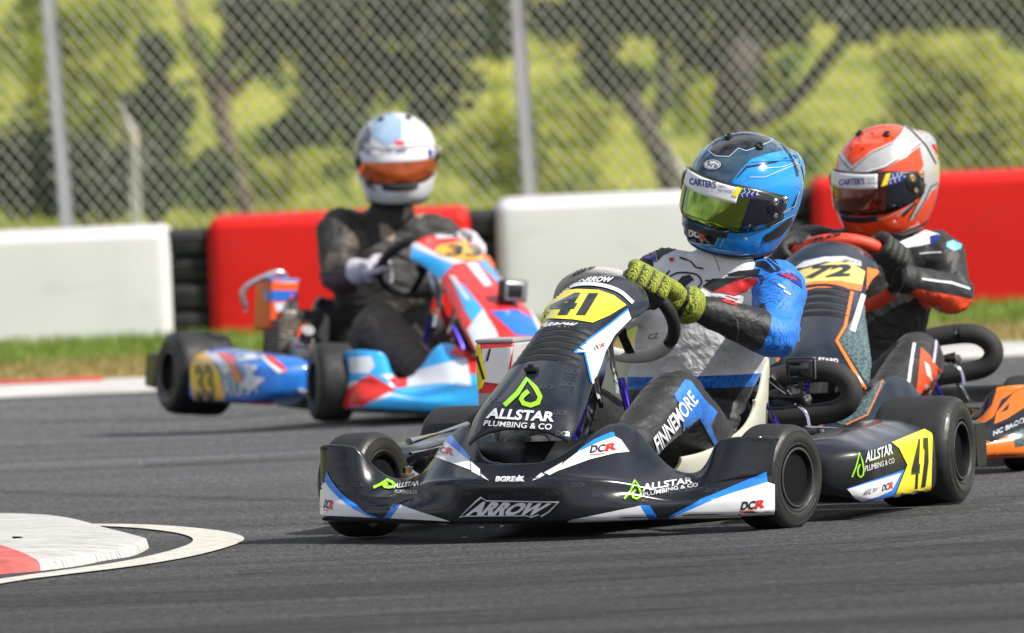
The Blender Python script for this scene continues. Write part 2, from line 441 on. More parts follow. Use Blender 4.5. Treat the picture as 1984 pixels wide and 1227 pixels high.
for k, (s_, z) in enumerate([(1, 0.0), (0.985, 0.018), (0.93, 0.024), (0.8, 0.030), (0.6, 0.035), (0.3, 0.038), (0.03, 0.039)]):
    rows.append([cen + (p - cen) * (s_ if k else 1) * (1 + (0.006 * noise.noise(p * 30) if k < 2 else 0)) + V((0, 0, z)) for p in ring])
add_grid(bm, rows, True, False)
fa, fb = ground(-60, 1014, .0), ground(92, 1010, .0)
a, b2 = ground(0, 1062, .03), ground(140, 1097, .03)
for (p, q) in ((a, b2), (fa, fb)):
    nrm = V(((q - p).y, -(q - p).x, 0)).normalized()
    bmesh.ops.bisect_plane(bm, geom=bm.verts[:] + bm.edges[:] + bm.faces[:], plane_co=p, plane_no=nrm, dist=1e-5)
n1 = V(((b2 - a).y, -(b2 - a).x, 0)).normalized()
p3, q3 = ground(0, 1011), ground(150, 1017); n2 = V(((q3 - p3).y, -(q3 - p3).x, 0)).normalized()
for f in bm.faces:
    c = f.calc_center_median()
    if (c - a).dot(n1) > 0: f.material_index = 1
    nf = V(((fb - fa).y, -(fb - fa).x, 0)).normalized()
    if (c - fa).dot(nf) < 0: f.material_index = 1
bmesh.ops.recalc_face_normals(bm, faces=bm.faces)
tag(from_bm('apex_kerb', bm, None, [cw, crd]), kind='structure')

# painted white edge line round the apex
lm = mat('line_paint', (0.52, 0.50, 0.45), 0.85, var=0.22, vscale=25, bump=0.4, bscale=120)
outer = smooth_line([(-300, 1188), (0, 1134), (120, 1117), (250, 1101), (360, 1083), (440, 1063), (473, 1048), (455, 1037), (400, 1028), (300, 1020), (200, 1018), (150, 1018), (60, 1010)], 8)
inner = smooth_line([(-300, 1172), (0, 1125), (120, 1108), (230, 1092), (310, 1075), (360, 1060), (374, 1050), (366, 1042), (335, 1034), (270, 1026), (200, 1022), (150, 1020), (60, 1012)], 8)
bm = bmesh.new(); add_grid(bm, [[ground(*p) + V((0, 0, .004)) for p in outer], [ground(*p) + V((0, 0, .004)) for p in inner]])
bmesh.ops.recalc_face_normals(bm, faces=bm.faces); tag(from_bm('edge_line', bm, None, lm), kind='structure')

# rubber marks on the tarmac: thin darker films, broken up by noise
sm = mat('rubber_film', (0.030, 0.030, 0.032), 0.75, var=0.3, vscale=30, bump=0.4, bscale=150)
N, L, b = nodes_of(sm); t = N.new('ShaderNodeTexCoord'); mp = N.new('ShaderNodeMapping'); mp.inputs['Scale'].default_value = (1.2, 26, 1); n = N.new('ShaderNodeTexNoise'); n.inputs['Scale'].default_value = 1.5; n.inputs['Detail'].default_value = 7; n.inputs['Roughness'].default_value = .7
r = N.new('ShaderNodeMapRange'); r.inputs[1].default_value = .46; r.inputs[2].default_value = .66; r.inputs[4].default_value = .75
L.new(t.outputs['Object'], mp.inputs[0]); L.new(mp.outputs[0], n.inputs['Vector']); L.new(n.outputs['Fac'], r.inputs[0]); L.new(r.outputs[0], b.inputs['Alpha'])
for k, (pts, wd) in enumerate((([(-50, 950), (80, 957), (190, 961), (330, 964), (480, 968), (640, 972)], 7), ([(-60, 1166), (500, 1150), (1100, 1118), (2050, 1052)], 26), ([(200, 1240), (900, 1196), (1500, 1150), (2050, 1106)], 34), ([(1000, 1250), (1500, 1222), (2050, 1180)], 30), ([(280, 905), (500, 893), (620, 885)], 10), ([(1300, 1075), (1700, 1050), (2050, 1010)], 14), ([(1650, 1010), (1850, 985), (2050, 950)], 16), ([(460, 1110), (900, 1090), (1300, 1075)], 12))):
    bm = bmesh.new(); path = smooth_line(pts, 5)
    add_grid(bm, [[ground(p[0], p[1] + q) + V((0, 0, .003 + .0006 * k + gh(*ground(*p).xy))) for p in path] for q in (-wd / 2, 0, wd / 2)])
    bmesh.ops.recalc_face_normals(bm, faces=bm.faces); tag(from_bm('rubber_mark', bm, None, sm), kind='structure')

# verge grass blades (stuff)
def blades(name, n, fx, fy, h, m, zf):
    bm = bmesh.new()
    for _ in range(n):
        x = random.uniform(*fx); y = random.uniform(*fy); hh = h * random.uniform(0.5, 1.3); a = random.uniform(0, PI); wv = 0.006
        p = V((x, y, zf(x, y))); d = V((math.cos(a), math.sin(a), 0)) * wv; l = V((random.gauss(0, .35), random.gauss(0, .35), 1)) * hh
        vs = [bm.verts.new(q) for q in (p - d, p + d, p + l)]; f = bm.faces.new(vs); f.material_index = random.choice((0, 0, 1))
    return from_bm(name, bm, None, m, False)
def leaf(name, col, var=0.25, trans=0.35):
    m = mat(name, col, 0.55, var=var, vscale=1.2, spec=0.3)
    N, L, b = nodes_of(m); tr = N.new('ShaderNodeBsdfTranslucent'); mx_ = N.new('ShaderNodeMixShader'); mx_.inputs[0].default_value = trans
    tr.inputs['Color'].default_value = (min(1, col[0] * 1.6), min(1, col[1] * 1.6), col[2] * 0.8, 1)
    out = N['Material Output']; L.new(b.outputs[0], mx_.inputs[1]); L.new(tr.outputs[0], mx_.inputs[2]); L.new(mx_.outputs[0], out.inputs[0])
    return m
g1 = leaf('grass_blade', (0.14, 0.22, 0.035)); g2 = leaf('grass_blade_pale', (0.26, 0.29, 0.09)); g3 = leaf('dry_blade', (0.36, 0.29, 0.14)); g4 = leaf('dry_blade_dark', (0.24, 0.20, 0.08))
tag(blades('verge_grass_blades', 26000, (-4.5, 4.5), (42.3, 45.9), 0.05, [g1, g2], lambda x, y: 0.03), 'short green grass growing in front of the barrier', 'grass', kind='stuff')
tag(blades('dry_grass_blades', 19000, (-4.5, 4.5), (40.5, 42.9), 0.035, [g3, g4], lambda x, y: 0.03), 'dry yellowed grass growing along the far kerb', 'dry grass', kind='stuff')

# hill behind the fence
bm = bmesh.new()
def hz(x, y):
    t = max(0, y - 84); return 0.03 + 0.20 * t + 0.10 * noise.noise(V((x * .5, y * .25, 3))) * min(1, max(0, y - 56) / 12)
add_grid(bm, [[V((x, y, hz(x, y))) for x in [-200, -90, -40] + [-20 + i for i in range(41)] + [40, 90, 200]] for y in [55.9 + 1.5 * j for j in range(50)] + [150, 200, 300]])
tag(from_bm('hill', bm, None, hm), kind='structure')
tag(blades('hill_grass_blades', 28000, (-8, 8), (64, 96), 0.20, [leaf('hill_blade', (0.42, 0.42, 0.10)), leaf('hill_blade_dark', (0.20, 0.27, 0.03))], hz), 'bright yellow green long grass covering the hillside behind the fence', 'long grass', kind='stuff')

# trees and bushes
bark = mat('bark', (0.075, 0.062, 0.055), 0.9, var=0.4, vscale=6, bump=0.8, bscale=25)
bark2 = mat('bark_brown', (0.13, 0.09, 0.07), 0.9, var=0.4, vscale=6, bump=0.8, bscale=25)
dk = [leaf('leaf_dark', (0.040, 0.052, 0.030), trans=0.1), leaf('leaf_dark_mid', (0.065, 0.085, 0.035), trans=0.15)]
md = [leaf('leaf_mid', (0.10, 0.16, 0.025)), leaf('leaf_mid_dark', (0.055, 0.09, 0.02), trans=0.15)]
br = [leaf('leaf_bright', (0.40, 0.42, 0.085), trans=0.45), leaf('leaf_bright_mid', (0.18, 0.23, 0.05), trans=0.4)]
def crown(bm, c, rx, rz, ry, n, size):
    """leaf-sized faces gathered in clumps through the crown's volume"""
    nc = max(6, n // 45); cl = []
    for _ in range(nc):
        while True:
            p = V((random.uniform(-1, 1), random.uniform(-1, 1), random.uniform(-1, 1)))
            if p.length < 1: break
        cl.append((V((c.x + p.x * rx, c.y + p.y * ry, c.z + p.z * rz)), random.uniform(0.10, 0.28) * min(rx, rz) + 0.05, random.choice((0, 0, 1))))
    for _ in range(n):
        q, r, mi = random.choice(cl)
        p = q + V((random.gauss(0, 1), random.gauss(0, 1), random.gauss(0, 1))) * r * 0.6
        nrm = V((random.gauss(0, 1), random.gauss(0, 1), random.gauss(0, 1))).normalized(); a, b_ = frame_of(nrm); s_ = size * random.uniform(.6, 1.4)
        vs = [bm.verts.new(p + d) for d in (a * s_, b_ * s_ * .5, -a * s_, -b_ * s_ * .5)]; f = bm.faces.new(vs); f.material_index = mi
def tree(name, label, Y, trunks, crowns, lm_, bk, group=None, size=0.05):
    base = at(*trunks[0][0][0], Y) if trunks else at(crowns[0][0], crowns[0][1], Y); base.z = hz(base.x, Y)
    t = thing(name, label, 'tree' if 'tree' in name else 'bush', Matrix.Translation(base), group); upd()
    Mi = t.matrix_world.inverted()
    bm = bmesh.new()
    for path in trunks:
        pts = []
        for i, (p, wd) in enumerate(path):
            q = at(*p, Y + (0.3 * noise.noise(V((p[0] * .02, p[1] * .02, i)))))
            pts.append((Mi @ q, wd / (FPX / Y) / 2))
        if path is trunks[0]:
            pts = [(V((0, 0, -0.1)), pts[0][1] * 1.3)] + pts
        add_tube(bm, [p for p, r in pts], [r for p, r in pts], 8, 4)
    if trunks: from_bm('trunk', bm, t, bk)
    else: bm.free()
    bm = bmesh.new()
    for cx, cy, rx, ry, n in crowns:
        s_ = FPX / Y; crown(bm, Mi @ at(cx, cy, Y), rx / s_, ry / s_, max(rx, ry) / s_ * 0.6, n, size)
    if crowns: from_bm('crown' if 'tree' in name else 'foliage', bm, t, lm_, False)
    return t
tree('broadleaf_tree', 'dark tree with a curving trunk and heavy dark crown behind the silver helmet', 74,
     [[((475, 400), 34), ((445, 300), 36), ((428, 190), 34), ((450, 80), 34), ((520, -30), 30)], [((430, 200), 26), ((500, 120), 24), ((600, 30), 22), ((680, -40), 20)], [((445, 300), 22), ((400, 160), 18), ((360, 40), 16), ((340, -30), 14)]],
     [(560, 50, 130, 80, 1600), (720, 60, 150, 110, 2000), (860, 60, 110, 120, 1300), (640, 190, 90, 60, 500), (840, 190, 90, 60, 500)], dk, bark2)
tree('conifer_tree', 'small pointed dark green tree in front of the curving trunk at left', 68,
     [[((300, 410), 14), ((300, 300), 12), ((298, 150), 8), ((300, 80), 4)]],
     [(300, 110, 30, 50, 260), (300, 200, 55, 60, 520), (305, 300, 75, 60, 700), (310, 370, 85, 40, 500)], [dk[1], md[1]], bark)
tree('broadleaf_tree', 'tree with a leaning slim trunk just right of the middle fence post', 76,
     [[((1305, 400), 44), ((1275, 290), 42), ((1200, 160), 42), ((1140, 60), 36), ((1100, -30), 30)], [((1260, 260), 26), ((1290, 160), 26), ((1270, 50), 24), ((1240, -30), 20)]],
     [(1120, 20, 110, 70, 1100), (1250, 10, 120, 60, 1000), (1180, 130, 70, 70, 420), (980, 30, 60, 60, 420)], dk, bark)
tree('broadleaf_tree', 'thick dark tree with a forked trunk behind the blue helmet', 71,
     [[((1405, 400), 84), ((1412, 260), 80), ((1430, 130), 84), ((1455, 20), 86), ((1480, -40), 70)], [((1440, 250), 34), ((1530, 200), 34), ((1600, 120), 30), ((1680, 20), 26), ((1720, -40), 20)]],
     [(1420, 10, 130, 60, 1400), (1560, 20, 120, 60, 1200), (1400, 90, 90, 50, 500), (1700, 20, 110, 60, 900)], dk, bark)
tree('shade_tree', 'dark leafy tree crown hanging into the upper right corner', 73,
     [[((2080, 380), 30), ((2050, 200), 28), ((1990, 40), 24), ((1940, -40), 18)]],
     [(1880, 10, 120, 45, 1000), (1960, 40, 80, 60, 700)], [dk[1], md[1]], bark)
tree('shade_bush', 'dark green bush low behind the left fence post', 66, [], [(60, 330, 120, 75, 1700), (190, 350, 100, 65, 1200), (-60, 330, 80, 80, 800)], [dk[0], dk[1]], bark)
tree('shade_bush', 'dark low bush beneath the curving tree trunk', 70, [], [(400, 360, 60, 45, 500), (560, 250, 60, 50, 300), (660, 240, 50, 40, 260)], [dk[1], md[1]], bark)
tree('bright_bush', 'yellow green bush high behind the left fence post', 78, [[((180, 380), 12), ((60, 180), 10), ((20, 40), 8)], [((180, 380), 10), ((190, 200), 9), ((260, 20), 7)]], [(60, 110, 130, 120, 1500), (220, 90, 110, 110, 1200), (180, 240, 100, 70, 800)], br, bark2, size=0.045)
tree('bright_bush', 'yellow green bush between the dark tree and the silver helmet', 84, [], [(560, 330, 130, 80, 1100), (600, 180, 90, 70, 500), (420, 130, 60, 90, 400)], [br[0], md[0]], bark, size=0.05)
tree('bright_bush', 'yellow green bush on both sides of the middle fence post', 82, [], [(960, 300, 90, 80, 900), (1090, 240, 90, 90, 1000), (1110, 350, 90, 50, 700)], [br[0], br[1]], bark, size=0.05)
tree('bright_bush', 'yellow green bush seen between the forked dark trunks', 80, [], [(1340, 170, 60, 80, 500), (1520, 130, 50, 60, 350), (1560, 300, 120, 60, 700)], [br[0], md[0]], bark, size=0.05)
tree('bright_bush', 'bright yellow green bush above the red barrier at right', 70, [], [(1860, 230, 130, 80, 2000), (1740, 120, 60, 50, 400), (1960, 250, 90, 90, 1200), (1720, 290, 70, 50, 600), (1880, 120, 80, 50, 500)], [br[0], br[0]], bark, size=0.045)

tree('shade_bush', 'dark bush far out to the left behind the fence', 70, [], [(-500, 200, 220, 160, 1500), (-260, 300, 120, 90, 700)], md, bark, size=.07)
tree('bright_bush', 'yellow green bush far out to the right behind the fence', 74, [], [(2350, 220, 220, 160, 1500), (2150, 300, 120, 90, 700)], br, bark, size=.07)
# chain-link fence
galv = mat('galvanised', (0.50, 0.50, 0.52), 0.45, metal=0.35, var=0.12, vscale=5)
wirem = mat('wire', (0.46, 0.46, 0.43), 0.5, metal=0.3, var=0.1)
fy = 48.0
fence = thing('chain_link_fence', 'tall chain link fence with pale steel posts behind the barrier', 'fence', Matrix.Translation((0, fy, 0)))
bm = bmesh.new(); x0, x1, z0, z1 = -8.3, 8.8, 0.05, 2.6; px_, pz_ = 0.062, 0.078
sl = pz_ / px_; H_ = z1 - z0
for sgn in (1, -1):
    k = -int(H_ / sl / px_) - 2
    while x0 + k * px_ < x1 + H_ / sl:
        xa = x0 + k * px_; k += 1
        a_ = V((xa, 0.004 * sgn, z0)); b_ = V((xa + H_ / sl, 0.004 * sgn, z1))
        # clip to x-range
        t0 = max(0, (x0 - a_.x) / (b_.x - a_.x)); t1 = min(1, (x1 - a_.x) / (b_.x - a_.x))
        if t1 <= t0: continue
        p, q = a_.lerp(b_, t0), a_.lerp(b_, t1)
        if sgn < 0: p.x = x0 + x1 - p.x; q.x = x0 + x1 - q.x
        nseg = 6; pts = []
        for i in range(nseg + 1):
            u = p.lerp(q, i / nseg); u.y += 0.02 * noise.noise(V((u.x * 1.3, u.z * 1.3, 0))); u.x += 0.012 * noise.noise(V((u.x * .9, u.z * .9, 5))); pts.append(u)
        add_tube(bm, pts, 0.0025, 4, 0, False)
from_bm('wire_mesh', bm, fence, wirem)
for (a_, b_) in (((133, 470), (92, -20)), ((1030, 420), (1000, -20))):
    p, q = at(*a_, fy - .05), at(*b_, fy - .05); d = (q - p).normalized()
    lo = p - d * (p.z / d.z); hi = p + d * ((2.62 - p.z) / d.z)
    tube('post', [lo - V((0, fy, 0)), hi - V((0, fy, 0))], 0.033, fence, galv, 16)
for i, dx in ((0, -2.05), (0, -4.12), (0, -6.2), (1, 2.42), (1, 4.5), (1, 6.6)):
    p, q = at(*((133, 470) if i == 0 else (1030, 420)), fy - .05), at(*((92, -20) if i == 0 else (1000, -20)), fy - .05); d = (q - p).normalized()
    lo = p - d * (p.z / d.z) + V((dx, 0, 0)); hi = lo + d * (2.62 / d.z)
    tube('post', [lo - V((0, fy, 0)), hi - V((0, fy, 0))], 0.033, fence, galv, 16)
tube('tension_wire', [V((x0, 0, 0.06)), V((x1, 0, 0.06))], 0.004, fence, wirem, 6)
tube('tension_wire', [V((x0, 0, 2.58)), V((x1, 0, 2.58))], 0.004, fence, wirem, 6)

# old concrete posts with a bent top beyond the fence
conc = mat('concrete', (0.40, 0.39, 0.35), 0.85, var=0.2, vscale=10, bump=0.5)
conc2 = mat('concrete_patch', (0.62, 0.52, 0.36), 0.85, var=0.2, vscale=10)
for (foot, knee, tip, lab) in (((262, 450), (258, 262), (232, 200), 'pale concrete fence post with a bent top near the left steel post'), ((1338, 400), (1325, 345), (1296, 280), 'pale concrete fence post with a bent top behind the blue helmet')):
    Yp = 57.0; f0, k1, t1 = at(*foot, Yp), at(*knee, Yp), at(*tip, Yp); f0 = V((f0.x, f0.y, hz(f0.x, Yp)))
    o = thing('concrete_post', lab, 'post', Matrix.Translation(f0), 'concrete posts beyond the fence')
    bm = bmesh.new(); add_tube(bm, [V((0, 0, 0)), (k1 - f0)], [0.034, 0.028], 4, 0, True)
    from_bm('shaft', bm, o, conc, False); tube('arm', [(k1 - f0), (t1 - f0)], [0.028, 0.018], o, conc, 4)
    tube('collar', [(k1 - f0) - V((0, 0, .05)), (k1 - f0) + V((-.004, 0, .02))], 0.031, o, conc2, 4)

# barrier blocks
bw = mat('barrier_white', (0.68, 0.665, 0.685), 0.55, spec=.3, var=0.05, vscale=2, rvar=0.1, bump=0.05, bscale=8)
brd = mat('barrier_red', (0.62, 0.010, 0.008), 0.6, spec=.25, var=0.08, vscale=2, rvar=0.1, bump=0.05, bscale=8)
rub = mat('tyre_old', (0.022, 0.023, 0.024), 0.8, var=0.3, vscale=8, bump=0.4, bscale=30)
def scuffs(m, dark, lo=.60, hi=.72):
    N, L, b = nodes_of(m); src = b.inputs['Base Color'].links[0].from_socket
    t = N.new('ShaderNodeTexCoord'); mp = N.new('ShaderNodeMapping'); mp.inputs['Scale'].default_value = (1.2, 1, 4)
    n = N.new('ShaderNodeTexNoise'); n.inputs['Scale'].default_value = 2.5; n.inputs['Detail'].default_value = 9; n.inputs['Roughness'].default_value = .65
    r = N.new('ShaderNodeMapRange'); r.inputs[1].default_value = lo; r.inputs[2].default_value = hi; r.inputs[4].default_value = .55
    mxx = N.new('ShaderNodeMix'); mxx.data_type = 'RGBA'; mxx.inputs['B'].default_value = (*dark, 1)
    L.new(t.outputs['Object'], mp.inputs[0]); L.new(mp.outputs[0], n.inputs['Vector']); L.new(n.outputs['Fac'], r.inputs[0]); L.new(r.outputs[0], mxx.inputs['Factor'])
    L.new(src, mxx.inputs['A']); L.new(mxx.outputs['Result'], b.inputs['Base Color'])
scuffs(bw, (.42, .41, .40), .56, .75); scuffs(brd, (.30, .03, .03), .56, .75)
def barrier(xa, xb, h, m, label, ya=46.0, yb=46.0):
    L_ = xb - xa; o = thing('barrier_block', label, 'barrier', Matrix.Translation(((xa + xb) / 2, (ya + yb) / 2, 0)) @ Matrix.Rotation(math.atan2(yb - ya, L_), 4, 'Z'), 'barrier blocks along the verge')
    prof = [(0, 0.03), (0.0, h * .5), (0.004, h - .045)] + [(0.045 - 0.041 * math.cos(a), h - .045 + 0.045 * math.sin(a)) for a in [PI / 16 * i for i in range(1, 9)]] + [(0.60, h + 0.015), (0.66, h - .03), (0.68, .03)]
    rows = []
    for t_, ins in [(0, .05), (0.008, .02), (0.03, .005), (0.06, 0)] + [(0.06 + (L_ - 0.12) * i / 14, 0) for i in range(1, 14)] + [(L_ - .06, 0), (L_ - .03, .005), (L_ - .008, .02), (L_, .05)]:
        wv = 0.006 * noise.noise(V((t_ * 1.2, xa, 0)))
        rows.append([V((t_ - L_ / 2, y + ins * (1 if y < .3 else -1) + wv, max(.03, z - ins * (z > .1)))) for y, z in prof])
    bm = bmesh.new(); add_grid(bm, rows, False, True); bmesh.ops.recalc_face_normals(bm, faces=bm.faces)
    from_bm('cover', bm, o, m, True, 50)
    bm = bmesh.new(); add_box(bm, (0, 0.35, 0.035), (L_ - .1, .5, .05)); from_bm('base_rail', bm, o, rub, False)
    if m is brd and L_ > 2:   # strap and fixings
        for sx in (-L_ / 2 + .35, L_ / 2 - .35):
            bm = bmesh.new(); add_box(bm, (sx, 0.004, h * .45), (0.02, .008, h * .7), None, .002); from_bm('lacing_strip', bm, o, m)
X = lambda p, Y=46.0: at(p, 600, Y).x
def wx(p): return (p - 992) / FPX * 46
barrier(wx(-760), wx(334), 0.505, bw, 'white barrier block at the left edge behind the far kart')
barrier(wx(408), wx(918), 0.535, brd, 'red barrier block behind the driver in the silver helmet')
barrier(wx(968), wx(1500), 0.560, bw, 'white barrier block between the fence post and the blue helmet')
barrier(wx(1582), wx(2700), 0.595, brd, 'long red barrier block at the right behind the orange kart')
barrier(-7.5, wx(-850), 0.49, brd, 'red barrier block left of the white block at the left edge')
barrier(wx(2780), 8.2, 0.61, bw, 'white barrier block right of the long red block')
def tyre_stack(p0, label, h):
    o = thing('tyre_stack', label, 'tyre stack', Matrix.Translation((wx(p0), 46.34, 0.03)), 'black tyre stacks between barrier blocks')
    n = 4; th = (h - .03) / n; prof = [(0.16, th * .1), (0.20, 0), (0.25, 0), (0.285, th * .15), (0.293, th * .35), (0.285, th * .40), (0.285, th * .46), (0.296, th * .5), (0.285, th * .56), (0.285, th * .6), (0.293, th * .68), (0.285, th * .88), (0.25, th * .97), (0.20, th * .97), (0.16, th * .9)]
    for i in range(n):
        M = Matrix.Translation((random.uniform(-.01, .01), random.uniform(-.01, .01), i * th)) @ Matrix.Rotation(PI / 2, 4, 'X')
        lathe('tyre', prof, M, o, rub, 40, True, 40)
tyre_stack(371, 'black tyre stack between the left white block and the red block', 0.50)
tyre_stack(943, 'black tyre stack just behind the far kart steering wheel', 0.53)
tyre_stack(1540, 'black tyre stack between the blue helmet and the right red block', 0.57)
# ================================================================== KART BUILDER
RIM_M = mat('rim_black', (0.006, 0.006, 0.007), 0.6, metal=0.0, spec=.15, var=0.1)
TYRE_M = mat('tyre_rubber', (0.014, 0.014, 0.015), 0.62, var=0.35, vscale=14, bump=0.12, bscale=260, rvar=0.15)
SIDE_M = mat('tyre_sidewall', (0.023, 0.022, 0.021), 0.40, var=0.35, vscale=9, bump=0.15, bscale=90, rvar=0.12)
CHROME = mat('chrome', (0.75, 0.75, 0.77), 0.12, metal=1.0, var=0.05)
STEEL = mat('steel', (0.45, 0.44, 0.43), 0.3, metal=0.9, var=0.15)
BLACKP = mat('black_plastic', (0.014, 0.015, 0.017), 0.38, var=0.2, rvar=0.12)
BLACKM = mat('black_metal', (0.02, 0.02, 0.022), 0.4, metal=0.3, var=0.15)
DARKG = mat('dark_gloss', (0.010, 0.012, 0.017), 0.16, coat=0.6, var=0.25, vscale=5, rvar=0.08)
FOAM = mat('black_foam', (0.018, 0.018, 0.019), 0.75, var=0.25, bump=0.12, bscale=160)
PURPLE = mat('purple_anodised', (0.035, 0.02, 0.30), 0.22, metal=0.7, var=0.1)
SEATM = mat('seat_shell', (0.60, 0.60, 0.50), 0.35, coat=0.3, var=0.06)
CASTM = mat('cast_alloy', (0.34, 0.31, 0.27), 0.45, metal=0.7, var=0.3, vscale=20, bump=0.5, bscale=80)
EDGEM = mat('rim_edge', (0.16, 0.16, 0.165), 0.3, metal=0.8)
HUBM = mat('hub_dark', (0.05, 0.05, 0.055), 0.35, metal=0.6)
REDT = mat('red_hose', (0.5, 0.03, 0.015), 0.35)
BRASS = mat('hub_bronze', (0.38, 0.30, 0.18), 0.35, metal=0.8, var=0.3, vscale=30)
TRAYM = mat('floor_tray', (0.42, 0.42, 0.42), 0.35, metal=0.8, var=0.15)

def kmat(X, Y, th, z=0.0, pitch=0.0, roll=0.0):
    fw = V((-math.sin(th), -math.cos(th), pitch)).normalized(); lf = V((math.cos(th), -math.sin(th), roll)); lf = (lf - fw * fw.dot(lf)).normalized(); up = fw.cross(lf)
    return Matrix(((fw.x, lf.x, up.x, X), (fw.y, lf.y, up.y, Y), (fw.z, lf.z, up.z, z), (0, 0, 0, 1)))
KH = kmat(.45, 27.1, .335, 0, 0, -.008)
K7 = kmat(.94, 29.95, .10, 0, 0, -.004)
K3 = kmat(-.515, 35.95, -.375, -.035, 0.0, -.095)
def loc(K, px, py, **kw):
    """point of the photo on a kart-local plane x=, y= or z="""
    Mi = K.inverted(); o = Mi @ CAM; d = (Mi.to_3x3() @ ray(px, py)); i = {'x': 0, 'y': 1, 'z': 2}[list(kw)[0]]
    t = (list(kw.values())[0] - o[i]) / d[i]; return o + d * t

def wheel(parent, x, y, rad, wid, side, steer=0.0, camber=0.0, lift=0.0):
    """side +1: outer face towards +y"""
    M = Matrix.Translation((x, y, rad + lift)) @ Matrix.Rotation(steer, 4, 'Z') @ Matrix.Rotation(-side * camber, 4, 'X')
    if side < 0: M = M @ Matrix.Rotation(PI, 4, 'Z')
    h = wid / 2; rr = 0.068
    prof = [(rr - .002, h * .60), (rr, h * .80), (rr + .010, h * .97), (rr + .014, h * 1.0), (rr + .017, h * .985), (rad * .70, h * 1.03), (rad * .735, h * 1.028), (rad * .74, h * 1.012), (rad * .75, h * 1.012), (rad * .755, h * 1.02), (rad * .86, h * .985), (rad * .865, h * .968), (rad * .876, h * .966), (rad * .882, h * .972), (rad * .94, h * .90), (rad * .975, h * .80), (rad * .992, h * .66), (rad * 1.0, h * .4), (rad * 1.001, 0)]
    full = prof + [(r, -a) for r, a in prof[::-1][1:]]
    bm = bmesh.new(); add_lathe(bm, full, M, 72, True); bmesh.ops.remove_doubles(bm, verts=bm.verts, dist=1e-6)
    Mi = M.inverted()
    for f in bm.faces:
        c = Mi @ f.calc_center_median(); f.material_index = 1 if abs(c.y) > h * .93 else 0
    bmesh.ops.recalc_face_normals(bm, faces=bm.faces)
    o = from_bm('tyre', bm, parent, [TYRE_M, SIDE_M], True, 40)
    rp = [(rr + .004, h * .80), (rr + .0045, h * .95), (rr + .003, h * .985), (rr - .001, h * .985), (rr - .004, h * .93), (rr - .008, h * .75), (rr - .010, h * .25), (rr - .012, -h * .30), (rr - .020, -h * .38), (.036, -h * .42), (.030, -h * .36), (.0, -h * .36)]
    rp2 = [(0, -h * .48), (rr - .016, -h * .5), (rr - .012, -h * .55), (rr - .006, -h * .75), (rr, -h * .93), (rr + .004, -h * .985), (rr + .0045, -h * .8)]
    lathe('rim', rp + rp2, M, o, RIM_M, 56, False, 30)
    bm = bmesh.new()
    add_lathe(bm, [(0, h * .05), (.010, h * .05), (.012, h * .0), (.018, -h * .05), (.020, -h * .36)], M, 20)
    for k in range(3):
        a = 2 * PI * k / 3 + .4; Mk = M @ Matrix.Translation((.042 * math.cos(a), 0, .042 * math.sin(a)))
        add_lathe(bm, [(0, -h * .22), (.006, -h * .22), (.007, -h * .26), (.007, -h * .38)], Mk, 10)
    from_bm('hub', bm, o, HUBM, True, 40)
    # rim lip highlight ring
    lathe('rim_edge', [(rr + .0045, h * .955), (rr + .0052, h * .985), (rr + .0030, h * 1.003), (rr - .0005, h * .992), (rr + .0, h * .96)], M, o, EDGEM, 56, True, 60)
    return o

FAIR = [ # |y|: xb, xc, zc, xt, zt
    (0, 1.452, 1.462, .150, 1.375, .185), (.06, 1.452, 1.462, .150, 1.370, .188), (.10, 1.452, 1.458, .150, 1.35, .202), (.135, 1.450, 1.452, .149, 1.30, .232),
    (.17, 1.440, 1.436, .146, 1.235, .262), (.205, 1.425, 1.418, .143, 1.19, .270), (.24, 1.408, 1.395, .138, 1.18, .250), (.28, 1.388, 1.362, .128, 1.18, .200),
    (.32, 1.366, 1.332, .114, 1.175, .160), (.36, 1.345, 1.306, .104, 1.18, .146), (.40, 1.322, 1.290, .103, 1.195, .152), (.43, 1.305, 1.282, .108, 1.215, .178), (.455, 1.290, 1.272, .116, 1.232, .214), (.475, 1.278, 1.264, .122, 1.236, .228),
    (.52, 1.252, 1.242, .128, 1.228, .233), (.56, 1.222, 1.216, .132, 1.208, .233), (.580, 1.185, 1.182, .134, 1.178, .230), (.588, 1.13, 1.13, .135, 1.128, .222)]
def fairing(parent, m, tab=None, zoff=0.0, ysc=1.0):
    tab = tab or FAIR; ys = [i * .01 for i in range(0, 57)] + [.567, .573, .579, .584, .588]; ys = sorted(set(ys)); ys = [-y for y in ys[::-1] if y > 0] + ys
    rows = []
    for y in ys:
        xb, xc, zc, xt, zt = smooth_table(tab, abs(y)); zb = .055 + zoff; zt += zoff; zc += zoff
        ctl = [(xb - .05, zb - .012), (xb - .012, zb - .006), (xb, zb), (xb + .004, zb + .03), (xc + .002, zc - .02), (xc - .004, zc + .004), (xc - (xc - xt) * .15, zc + (zt - zc) * .12), (xc - (xc - xt) * .5, zc + (zt - zc) * .50), (xc - (xc - xt) * .85, zc + (zt - zc) * .87), (xt, zt), (xt - .012, zt + .001), (xt - .022, zt - .010), (xt - .024, zt - .035)]
        rows.append([V((a, y * ysc, b)) for a, b in catmull(ctl, 4)])
    bm = bmesh.new(); add_grid(bm, rows); bmesh.ops.recalc_face_normals(bm, faces=bm.faces)
    c = sum((f.normal.x for f in bm.faces))
    if c < 0: bmesh.ops.reverse_faces(bm, faces=bm.faces)
    o = from_bm('front_fairing', bm, parent, m, True)
    apply_mods(o, [('SOLIDIFY', dict(thickness=.004, offset=-1))]); return o

